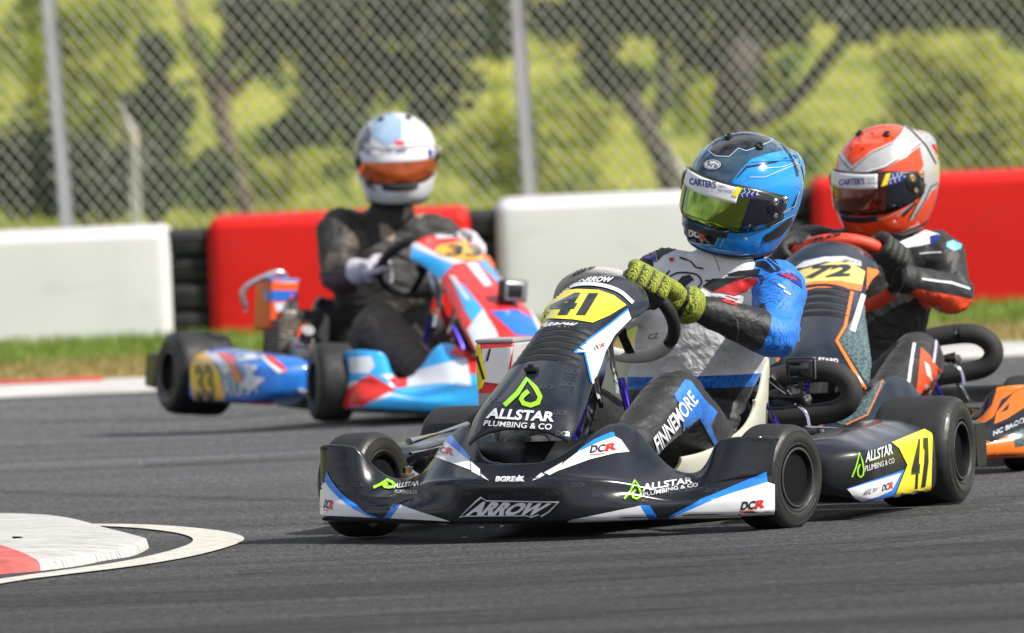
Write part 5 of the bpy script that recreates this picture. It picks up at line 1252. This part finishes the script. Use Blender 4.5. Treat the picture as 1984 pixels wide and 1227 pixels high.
# ================================================================== KART 72
O_ = mat('sticker_orange', (0.85, 0.19, 0.02), 0.26, coat=0.4, var=0.06)
HEXM = pattern('sticker_hex', (0.03, 0.06, 0.065), (0.13, 0.20, 0.20), 70, .06, .05, kind='VOR', rough=.25, bump=0, coat=.4)
K72 = mat('fairing_navy', (0.014, 0.020, 0.030), 0.22, coat=0.25, var=0.3, rvar=.08)
RSW = mat('grip_red', (0.72, 0.055, 0.015), 0.5, var=0.08, bump=0.2, bscale=200)
SW7 = (V((.50, .02, .535)), V((-.62, 0, .78)), .158)
kart72, P72 = kart('go_kart', 'dark go-kart numbered 72 with orange stripes following kart 41 at the right', K7, dict(sw=SW7, steer=.10, seat=mat('seat_grey', (.42, .42, .40), .4, coat=.2), frame=BLACKM, airbox=BLACKP))
F72 = fairing(kart72, K72); N72 = nassau(kart72, K72, BLACKP, louvers=(.30, .345, .39, .435, .48), dz=.012, wide=1.05); PL72 = side_pod(kart72, K72, 1); PR72 = side_pod(kart72, K72, -1)
SWO7 = steering(kart72, *SW7, .0185, [(35, 150, RSW), (150, 215, BLKSW), (215, 330, RSW), (330, 395, BLKSW)], mat('spoke_red', (.7, .05, .02), .4, metal=.3), (60, 120, 270))
Y4 = lambda L_: [(1480 + x / 2.556, 220 + y / 2.556) for x, y in L_]
NT = [N72]
polys('number_plate', [Y4([(150, 800), (190, 775), (340, 738), (430, 742), (500, 785), (485, 850), (380, 830), (260, 832), (190, 850)])], NT, mat('plate_pale_yellow', (.80, .66, .16), .28, coat=.4), N72)
words('number', '72', Y4([(195, 822), (420, 812), (450, 748), (250, 757)]), NT, STK_K, N72, bold=.05)
polys('white_band', [Y4([(150, 770), (200, 735), (300, 712), (400, 710), (480, 735), (480, 760), (400, 735), (300, 738), (200, 765)])], NT, STK_W, N72)
words('lettering', 'GROUP', Y4([(390, 735), (470, 750), (475, 738), (395, 722)]), NT, STK_K, N72, bold=.01, off=.0035)
polys('orange_band', [Y4([(185, 855), (255, 832), (385, 832), (488, 852), (478, 882), (380, 864), (260, 866), (188, 885)])], NT, O_, N72)
polys('orange_flash', [Y4([(510, 765), (560, 775), (640, 870), (600, 900), (560, 935), (520, 960), (505, 870)])], NT, O_, N72)
for k in range(4): polys('white_stroke', band(Y4([(530, 830 + 28 * k), (575, 815 + 24 * k), (590, 840 + 20 * k)]), 2.5), NT, STK_W, N72, .003)
polys('orange_stripe', band([(1650, 566), (1637, 634), (1621, 662), (1650, 712), (1680, 762)], 6), NT, O_, N72, .003)
polys('orange_stripe', band([(1556, 575), (1548, 630), (1531, 664), (1506, 702)], 5), NT, O_, N72, .003)
polys('hex_panel', [[(1640, 640), (1665, 590), (1700, 600), (1700, 690), (1692, 745), (1680, 745), (1626, 662)]], NT, HEXM, N72)
polys('hex_panel', [[(1480, 690), (1545, 632), (1528, 664), (1504, 704), (1470, 720)]], NT, HEXM, N72)
polys('white_label', [[(1667, 570), (1676, 573), (1656, 645), (1646, 641)]], NT, STK_W, N72, .003)
words('lettering', 'STARD', [(1585, 702), (1623, 705), (1624, 697), (1586, 694)], NT, STK_W, N72, bold=.03)
FT = [F72]
polys('hex_panel', [[(1656, 738), (1700, 732), (1716, 742), (1700, 768), (1682, 806), (1640, 826), (1620, 820)]], FT, HEXM, F72)
polys('orange_line', band([(1710, 738), (1698, 768), (1680, 806), (1640, 824)], 1.8), FT, O_, F72, .003)
polys('orange_streak', [[(1560, 828), (1600, 812), (1628, 804), (1655, 792), (1650, 802), (1610, 820), (1570, 832)]], FT, O_, F72)
polys('orange_flash', [[(1932, 752), (1990, 726), (1990, 745), (1940, 775), (1925, 808), (1895, 830), (1875, 828), (1905, 805), (1922, 785)]], FT, O_, F72)
polys('orange_flash', [[(1926, 822), (1930, 800), (1963, 762), (1984, 750), (1984, 790), (1950, 812)]], FT, O_, F72, .0022)
polys('orange_flash', [[(1870, 846), (1923, 858), (1990, 828), (1990, 890), (1923, 890), (1870, 880)]], FT, O_, F72)
polys('hex_panel', [[(1962, 840), (1990, 826), (1990, 862), (1966, 866)]], FT, HEXM, F72, .003)
polys('dark_flash', [[(1938, 800), (1956, 780), (1952, 794)]], FT, STK_K, F72, .003)
words('lettering', 'NC BROO', [(1924, 846), (1984, 818), (1984, 808), (1924, 836)], FT, STK_W, F72, bold=.02)

J72 = dict(pelvis=(.17, .02, .15), waist=(.12, .05, .31), chest=(.14, .085, .49), neck=(.16, .10, .655), head=(.17, .10, .77),
    shoulder_l=(.13, .265, .575), shoulder_r=(.20, -.085, .60), elbow_l=(.22, .315, .46), elbow_r=(.34, -.25, .47), wrist_l=(.395, .165, .525), wrist_r=(.42, -.17, .53),
    hip_l=(.24, .10, .155), hip_r=(.24, -.10, .155), knee_l=(.58, .225, .295), knee_r=(.62, -.16, .33), ankle_l=(1.00, .12, .155), ankle_r=(1.02, -.13, .14))
driver72 = thing('person', 'driver in orange and silver helmet with black and orange suit, driving kart 72', 'person', K7); upd()
S_ORG = mat('suit_orange', (0.80, 0.075, 0.02), 0.6, var=0.1, bump=0.3, bscale=50)
el, wl, sl_ = V(J72['elbow_l']), V(J72['wrist_l']), V(J72['shoulder_l'])
armf = near_seg(el, wl, .09); armu = near_seg(sl_, el, .10)
B72 = body(driver72, J72, [S_BLK, S_ORG, S_GREY, BALA], cuts=[
    (tuple(el + V((0, 0, -.008))), (.12, -.15, -1), lambda c: (armf(c) or armu(c)) and c.z < .53 and c.y > .15 and (c - wl).length > .05, 1),
    ((0, 0, .685), (0, 0, 1), lambda c: True, 3)], seed=5, fat=1.02)
for s in 'lr': boot(driver72, J72['ankle_' + s], tuple(V(J72['ankle_' + s]) + V((.13, 0, .045))), BOOTM)
G, T, RAD, NN = grip_frame(SW7, 32)
hand(driver72, G, T, RAD * .6 + NN * .7, V(J72['wrist_l']), .0165, [GLV_K, GLV_K], V(J72['wrist_l']) + (el - wl).normalized() * .035, 1)
G, T, RAD, NN = grip_frame(SW7, 150)
hand(driver72, G, T * -1, RAD * .6 + NN * .7, V(J72['wrist_r']), .0165, [GLV_K, GLV_K], V(J72['wrist_r']) + (V(J72['elbow_r']) - V(J72['wrist_r'])).normalized() * .035, 1)
HO = mat('helmet_orange', (0.84, 0.065, 0.010), 0.16, coat=0.8, var=0.06); HSV = mat('helmet_silver', (0.55, 0.54, 0.53), 0.25, metal=.3, coat=0.8, var=0.06)
VIS_R = mat('visor_dark_red', (0.12, 0.015, 0.008), 0.05, metal=0.6, coat=1.0, var=0.3, vscale=3)
hc72 = at(1717, 345, 29.95 - .17)
HS72, H72 = helmet(driver72, Matrix.Translation(hc72) @ rot_face(face(-34) + V((0, 0, -.16)), -.06), HO, VIS_R, STK_W, trim_m=BLACKM, pivot_m=mat('screw_gold', (.7, .5, .25), .3, metal=.8), scale=1.03)
HS = [HS72, H72['spoiler']]; par = HS72
# silver swoosh over the crown and down the back
polys('silver_panel', [Y4([(375, 285), (375, 215), (385, 190), (400, 210), (440, 262), (530, 190), (640, 140), (690, 90), (690, 60), (640, 40), (760, 35), (830, 90), (870, 200), (862, 345), (740, 345), (790, 260), (770, 165), (700, 215), (600, 275), (510, 300), (420, 305)])], HS, HSV, par, .0012)
sw_ = Y4([(376, 200), (400, 235), (442, 275), (500, 225), (545, 190), (640, 145), (685, 95), (700, 60), (680, 40)])
polys('white_stripe', band(sw_, 3.4), HS, STK_W, par, .0020); polys('black_line', band([(x - 2.6, y + 2.2) for x, y in sw_], 1.5), HS, STK_K, par, .0028)
sw2 = Y4([(372, 285), (420, 300), (510, 296), (600, 270), (700, 205), (772, 150)])
polys('black_line', band(sw2, 1.8), HS, STK_K, par, .0026); polys('white_stripe', band([(x, y - 3.2) for x, y in sw2], 3), HS, STK_W, par, .0022)
polys('black_line', band(Y4([(660, 35), (720, 75), (800, 160), (850, 250)]), 2.4), HS, STK_K, par, .0030)
polys('silver_panel', [Y4([(740, 345), (862, 340), (850, 375), (830, 385), (760, 500), (725, 530), (720, 520), (790, 385), (778, 365), (740, 360)])], HS, HSV, par, .0014)
polys('black_line', band(Y4([(735, 350), (800, 352), (780, 405), (720, 520)]), 1.8) , HS, STK_K, par, .0026)
polys('black_line', band(Y4([(858, 345), (825, 362), (790, 440), (745, 510)]), 1.8), HS, STK_K, par, .0026)
polys('black_slot', [Y4([(495, 495), (570, 474), (572, 484), (520, 505)]), Y4([(388, 482), (410, 495), (418, 508), (400, 500)])][:1], HS, STK_K, par, .0024)
polys('black_slot', [Y4([(388, 482), (410, 493), (418, 508), (400, 502)])], HS, STK_K, par, .0024)
polys('thin_line', band(Y4([(400, 525), (520, 535), (620, 510), (700, 470)]), 1.2), HS, HSV, par, .0022)
polys('black_grille', band(Y4([(690, 500), (745, 440)]), 7), HS, STK_K, par, .0030)
words('lettering', 'HARRISON', Y4([(660, 512), (738, 448), (732, 438), (655, 500)]), HS, HSV, par, bold=.01, off=.0042)
for q in ((462, 104), (538, 100), (476, 128), (430, 176), (490, 176), (636, 124)):
    polys('rivet', [ell(1480 + q[0] / 2.556, 220 + q[1] / 2.556, 2.1, 2.1, 10)], HS, STK_K, par, .0024)
VT = [H72['strip']]; VV = [H72['visor'], H72['strip']]
words('lettering', "CARTER'S", Y4([(372, 358), (500, 352), (498, 318), (374, 325)]), VT, STK_N, par, bold=.035, off=.0012)
words('lettering', 'tyre', Y4([(510, 334), (548, 332), (548, 320), (510, 322)]), VT, STK_N, par, bold=.0, off=.0012)
words('lettering', 'service', Y4([(510, 350), (580, 346), (580, 334), (510, 338)]), VT, STK_N, par, bold=.0, off=.0012)
polys('yellow_chevron', [Y4([(604, 300), (628, 294), (610, 354), (580, 362)])], VV, STK_Y, par, .0014)
polys('blue_tread', [Y4([(632, 292), (694, 268), (692, 326), (660, 345), (612, 354)])], VV, STK_N, par, .0014)
for k in range(3): polys('tread_line', band(Y4([(628 + 22 * k, 350 - 8 * k), (622 + 22 * k, 330 - 6 * k), (642 + 20 * k, 318 - 8 * k), (638 + 20 * k, 298 - 8 * k)]), 1.4), VV, STK_W, par, .0022)
# suit graphics 72
BT = [B72]
ZB = lambda L_: [(1680 + x / 4.382, 580 + y / 4.382) for x, y in L_]
polys('orange_panel', [ZB([(455, 415), (520, 470), (600, 590), (580, 650), (580, 850), (400, 850), (430, 640)])], BT, S_ORG, B72, .0022)
polys('orange_panel', [ZB([(600, 585), (660, 620), (705, 720), (690, 850), (630, 850), (640, 740)])], BT, S_ORG, B72, .0022)
polys('white_stripe', band(ZB([(400, 375), (370, 560), (340, 760)]), 5.5), BT, STK_W, B72, .0024)
polys('white_bolt', [ZB([(480, 530), (520, 560), (550, 700), (500, 640)])], BT, STK_W, B72, .0030); polys('white_bolt', [ZB([(480, 720), (530, 740), (550, 830), (520, 800)])], BT, STK_W, B72, .0030)
polys('white_stripe', band(ZB([(605, 60), (600, 230), (575, 430), (560, 540)]), 5), BT, mat('suit_lilac', (.45, .42, .60), .6), B72, .0024)
polys('orange_panel', [Y4([(855, 920), (905, 930), (918, 985), (880, 1030), (868, 980)])], BT, S_ORG, B72, .0022)
polys('white_stripe', band(Y4([(780, 820), (850, 830), (930, 840), (1018, 870)]), 3.4), BT, STK_W, B72, .0026)
polys('white_panel', [Y4([(660, 640), (760, 600), (800, 580), (870, 600), (850, 640), (760, 660), (700, 665)])], BT, S_GREY, B72, .0022)
polys('blue_mark', [Y4([(905, 640), (935, 630), (978, 650), (972, 672), (940, 682), (902, 662)])], BT, mat('print_cyan', (.12, .45, .62), .5), B72, .0024)
polys('blue_mark', [Y4([(820, 610), (860, 600), (880, 610), (850, 640), (825, 660)])], BT, STK_N, B72, .0028)
words('lettering', 'ADRIAN', Y4([(770, 702), (875, 700), (880, 684), (775, 684)])[:0] or Y4([(770, 704), (870, 700), (872, 684), (772, 686)]), BT, STK_W, B72, bold=.01, off=.0034) if False else None
polys('white_mark', band(Y4([(770, 695), (820, 690), (880, 690)]), 2.2), BT, STK_W, B72, .003)
words('wordmark', 'CRG', Y4([(165, 655), (380, 605), (384, 588), (170, 636)]), [c for c in SWO7.children if c.name.startswith('grip')], STK_K, SWO7, bold=.04, off=.002)

# ================================================================== KART 33
B3 = mat('fairing_blue', (0.03, 0.38, 0.82), 0.25, coat=0.4, var=0.08); R3 = mat('livery_red', (0.72, 0.03, 0.025), 0.26, coat=0.4, var=0.08); W3 = mat('livery_white', (0.62, 0.66, 0.72), 0.26, coat=0.4, var=0.08); B3D = mat('livery_deep_blue', (0.02, 0.16, 0.58), 0.26, coat=0.4, var=0.1)
Y3 = mat('plate_amber', (0.85, 0.45, 0.03), 0.28, coat=0.4, var=0.06); ORB = mat('airbox_orange', (0.85, 0.10, 0.015), 0.35, var=0.08)
SW3 = (V((.52, .0, .535)), V((-.62, 0, .78)), .155)
kart33, P33 = kart('go_kart', 'red, white and blue go-kart numbered 33 lifting its rear wheel at far left', K3, dict(sw=SW3, steer=.16, lift=(0, 0, 0, 0), seat=mat('seat_black', (.03, .03, .03), .4), airbox=ORB, ab=tuple(loc(K3, 535, 592, y=-.38)), airbox_lid=mat('airbox_lid_blue', (.15, .30, .75), .3, coat=.3), tank=mat('tank_cream', (.62, .56, .42), .45)))
F33 = fairing(kart33, B3, ysc=.87); N33 = nassau(kart33, R3, R3, louvers=(), dz=.015, wide=1.1); PL33 = side_pod(kart33, B3D, 1); PR33 = side_pod(kart33, B3D, -1)
SWO3 = steering(kart33, *SW3, .0165, [(0, 70, GREYSW), (70, 180, BLKSW), (180, 300, BLKSW), (300, 360, BLKSW)], BLACKM, (20, 160, 270))
X3 = lambda L_: [(260 + x / 2.834, 480 + y / 2.834) for x, y in L_]
X5 = lambda L_: [(560 + x / 2.922, 180 + y / 2.922) for x, y in L_]
PT = [PR33]
polys('number_plate', [X3([(288, 560), (330, 552), (420, 600), (470, 690), (508, 866), (335, 872)])], PT, Y3, PR33)
words('number', '33', X3([(345, 845), (455, 840), (430, 640), (335, 645)]), PT, STK_K, PR33, bold=.05)
polys('white_flash', [X3([(345, 558), (440, 566), (560, 660), (500, 700), (460, 640)])], PT, W3, PR33)
polys('red_flash', [X3([(450, 575), (550, 575), (560, 640), (600, 730), (560, 740), (520, 650)])], PT, R3, PR33, .0024)
polys('white_flash', [X3([(560, 590), (700, 580), (790, 640), (830, 680), (790, 690), (700, 610), (570, 625)])], PT, W3, PR33)
polys('red_flash', [X3([(520, 850), (770, 840), (760, 862), (500, 874)])], PT, R3, PR33, .0024)
polys('white_flash', [X3([(600, 640), (680, 650), (650, 700), (720, 720), (640, 790), (590, 760), (620, 700)])], PT, W3, PR33)
polys('red_flash', [X3([(700, 575), (760, 600), (830, 660), (835, 690), (790, 660), (740, 625)])], PT, R3, PR33, .0024)
words('lettering', 'RUST', X3([(500, 815), (700, 800), (690, 735), (495, 735)]), PT, W3, PR33, bold=.0)
FT = [F33]
for nm, m_, L_ in (('red_flash', R3, [(1120, 600), (1180, 650), (1150, 710), (1120, 700)]), ('red_flash', R3, [(1130, 810), (1250, 720), (1300, 698), (1440, 780), (1390, 802), (1290, 845), (1250, 878), (1130, 878)]),
    ('white_flash', W3, [(1180, 605), (1300, 595), (1320, 650), (1290, 690), (1190, 690)]), ('white_flash', W3, [(1340, 700), (1500, 690), (1640, 650), (1830, 605), (1850, 760), (1700, 745), (1500, 765), (1440, 740)]),
    ('red_flash', R3, [(1390, 722), (1500, 695), (1500, 762), (1450, 775)]), ('red_flash', R3, [(1730, 585), (1800, 500), (1900, 560), (1880, 700), (1840, 690), (1830, 615)]), ('white_flash', W3, [(1130, 745), (1240, 730), (1300, 755), (1130, 805)]),
    ('white_line', W3, [(1280, 860), (1400, 795), (1560, 835), (1410, 812)])):
    polys(nm, [X3(L_)], FT, m_, F33, .0022 if m_ is R3 else .0015)
words('lettering', 'RACING', X3([(1510, 740), (1700, 715), (1698, 690), (1508, 712)]), FT, R3, F33, bold=.0) if False else None
NT = [N33]
for nm, m_, L_ in (('number_plate', Y3, [(820, 900), (850, 865), (1000, 840), (1140, 875), (1210, 935), (1060, 950), (930, 940)]), ('blue_flash', B3, [(690, 860), (790, 905), (940, 965), (860, 1055), (760, 1050), (690, 1010)]),
    ('white_flash', W3, [(690, 845), (730, 850), (860, 925), (1010, 960), (930, 975), (780, 912), (690, 875)]), ('blue_flash', B3, [(1065, 955), (1200, 950), (1300, 1065), (1180, 1075)]), ('white_flash', W3, [(1200, 940), (1240, 950), (1330, 1070), (1300, 1068)]),
    ('white_flash', W3, [(1000, 965), (1060, 960), (1150, 1090), (1110, 1100)]), ('white_flash', W3, [(690, 1010), (760, 1050), (860, 1058), (870, 1075), (720, 1075)]), ('blue_flash', B3, [(920, 1050), (990, 1090), (1110, 1240), (1170, 1380), (1100, 1400), (1000, 1240)]), ('white_flash', W3, [(905, 1035), (940, 1040), (1030, 1180), (1000, 1170)]), ('white_flash', W3, [(820, 800), (930, 770), (1060, 810), (1100, 850), (950, 820), (840, 830)])):
    polys(nm, [X5(L_)], NT, m_, N33, .0022 if m_ is W3 else .0016)
polys('white_line', band([(965, 505), (1008, 562), (1046, 640)], 6), NT, W3, N33, .0024)
polys('blue_line', band([(955, 515), (985, 556)], 9), NT, B3, N33, .0022)
polys('blue_base', [[(950, 604), (1000, 600), (1040, 622), (1050, 655), (1000, 650)]], NT, B3D, N33, .0022)
polys('white_flash', [[(905, 640), (935, 600), (960, 640), (975, 680), (930, 690)]], NT, W3, N33, .0022)
words('number', '33', X5([(890, 925), (1080, 935), (1110, 870), (900, 862)]), NT, STK_K, N33, bold=.03)
h3 = K3.inverted() @ (hit(985, 582, NT) or hit(940, 560, NT))[0]
ac3 = action_cam('small action camera with a silver housing mounted on the nose of kart 33', K3, h3 + V((.03, 0, .03)), (.05, .075, .06), 0.1, (mat('cam_silver', (.40, .40, .42), .3, metal=.6), SCR, BLACKM), (-.01, 0, -.06))
AB = [P33['airbox']]
polys('blue_panel', [X3([(705, 235), (890, 235), (890, 290), (720, 295)])], AB, B3D, AB[0], .0016)
polys('white_panel', [X3([(770, 305), (895, 300), (900, 350), (780, 350)])], AB, W3, AB[0], .0016)
tube('silencer_pipe', [loc(K3, 478, 603, x=.15), loc(K3, 470, 565, x=.15), loc(K3, 497, 543, x=.15), loc(K3, 540, 527, x=.15), loc(K3, 556, 540, x=.15)], .010, kart33, STEEL, 12, 4)
bm = bmesh.new(); add_box(bm, (.12, -.30, .24), (.26, .16, .26), None, .05, 3); from_bm('engine_cover', bm, kart33, FOAM, True)

for _m in (S_ORG,): crease(_m)
J33 = dict(pelvis=(.17, .0, .15), waist=(.12, .0, .31), chest=(.14, .0, .49), neck=(.17, .0, .70), head=(.18, .0, .80),
    shoulder_l=(.15, .165, .645), shoulder_r=(.15, -.175, .645), elbow_l=(.32, .26, .50), elbow_r=(.30, -.235, .485), wrist_l=(.43, .17, .58), wrist_r=(.43, -.19, .51),
    hip_l=(.24, .10, .155), hip_r=(.24, -.10, .155), knee_l=(.60, .18, .33), knee_r=(.60, -.19, .32), ankle_l=(1.00, .12, .155), ankle_r=(1.02, -.13, .14))
driver33 = thing('person', 'driver in silver white helmet with orange visor and dark suit, driving kart 33', 'person', K3); upd()
S_DRK = mat('suit_charcoal', (0.030, 0.027, 0.025), 0.65, var=0.35, vscale=7, bump=0.35, bscale=45); S_BRN = mat('suit_tan', (0.30, 0.23, 0.17), 0.65, var=0.15)
S_BR2 = mat('suit_brown', (0.070, 0.056, 0.046), 0.6, var=0.2, bump=0.35, bscale=45)
for _m in (S_DRK, S_BR2): crease(_m)
er, wr_ = V(J33['elbow_r']), V(J33['wrist_r'])
B33 = body(driver33, J33, [S_DRK, S_BR2, S_BRN, BALA], cuts=[
    ((.42, 0, .2), (1, 0, 0), lambda c: c.z < .44 and not near_seg(er, wr_, .08)(c), 1), (tuple(er.lerp(wr_, -.1)), tuple(wr_ - er), near_seg(er, wr_, .08), 1), ((0, 0, .715), (0, 0, 1), lambda c: True, 3)], seed=9, fat=1.06)
for s in 'lr': boot(driver33, J33['ankle_' + s], tuple(V(J33['ankle_' + s]) + V((.13, 0, .045))), BOOTM)
GLV_W = mat('glove_white', (0.52, 0.50, 0.56), 0.6, var=0.12)
G, T, RAD, NN = grip_frame(SW3, 40)
hand(driver33, G, T, RAD * .6 + NN * .7, V(J33['wrist_l']), .0165, [GLV_W], V(J33['wrist_l']) + (V(J33['elbow_l']) - V(J33['wrist_l'])).normalized() * .035, 1, .004)
G, T, RAD, NN = grip_frame(SW3, 200)
hand(driver33, G, T * -1, RAD * .6 + NN * .7, V(J33['wrist_r']), .0165, [GLV_W], V(J33['wrist_r']) + (er - wr_).normalized() * .035, 1, .004)
HW = mat('helmet_white', (0.66, 0.66, 0.67), 0.2, coat=0.8, var=0.05); VIS_O = mat('visor_orange', (0.60, 0.10, 0.01), 0.08, metal=0.8, coat=1.0, var=0.3, vscale=3)
hc33 = at(767, 305, 35.95 - .17)
HS33, H33 = helmet(driver33, Matrix.Translation(hc33) @ rot_face(face(4) + V((0, 0, -.10)), .02), HW, VIS_O, STK_W, trim_m=BLACKM, scale=1.04, side_m=VIS_O, strip_n=45)
HS = [HS33, H33['spoiler']]; par = HS33
polys('blue_panel', [X5([(470, 130), (560, 110), (640, 150), (640, 260), (560, 310), (480, 250)])], HS, mat('helmet_ice', (.30, .42, .60), .2, coat=.8), par)
polys('side_panel', [X5([(400, 200), (450, 170), (470, 240), (450, 290), (400, 260)])], HS, mat('helmet_greyblue', (.12, .15, .20), .2, coat=.8), par)
polys('pale_mark', [X5([(590, 270), (650, 275), (655, 300), (600, 295)])], HS, R3, par)
polys('dark_side', [X5([(380, 260), (420, 265), (440, 400), (470, 520), (500, 560), (440, 530), (385, 380)])], HS, mat('helmet_dark', (.06, .03, .04), .2, coat=.8), par)
VT = [H33['strip']]
words('lettering', "CARTER'S", X5([(515, 340), (660, 345), (662, 320), (518, 315)]), VT, STK_N, par, bold=.035, off=.0012)
polys('blue_edge', [X5([(420, 290), (450, 300), (465, 350), (428, 345)])], [H33['strip'], H33['visor']], STK_N, par, .0014); polys('blue_edge', [X5([(780, 320), (812, 320), (812, 368), (790, 368)])], [H33['strip'], H33['visor']], STK_N, par, .0014)
BT = [B33]
polys('tan_patch', [X5([(510, 740), (560, 745), (600, 790), (590, 840), (520, 830)])], BT, S_BRN, B33, .0025); polys('tan_patch', [X5([(650, 650), (700, 640), (770, 690), (740, 720), (690, 680), (640, 730)])], BT, S_BRN, B33, .0025)
polys('tan_patch', [X5([(290, 850), (370, 770), (430, 790), (445, 860), (380, 890)])], BT, S_BR2, B33, .0025)
polys('pale_patch', [X5([(330, 640), (440, 600), (460, 640), (360, 690)])], BT, mat('suit_slate', (.16, .17, .21), .6), B33, .0025)
polys('tan_stripe', band(X3([(1530, 420), (1590, 520), (1660, 600), (1680, 650)]), 14), BT, S_BRN, B33, .0025)
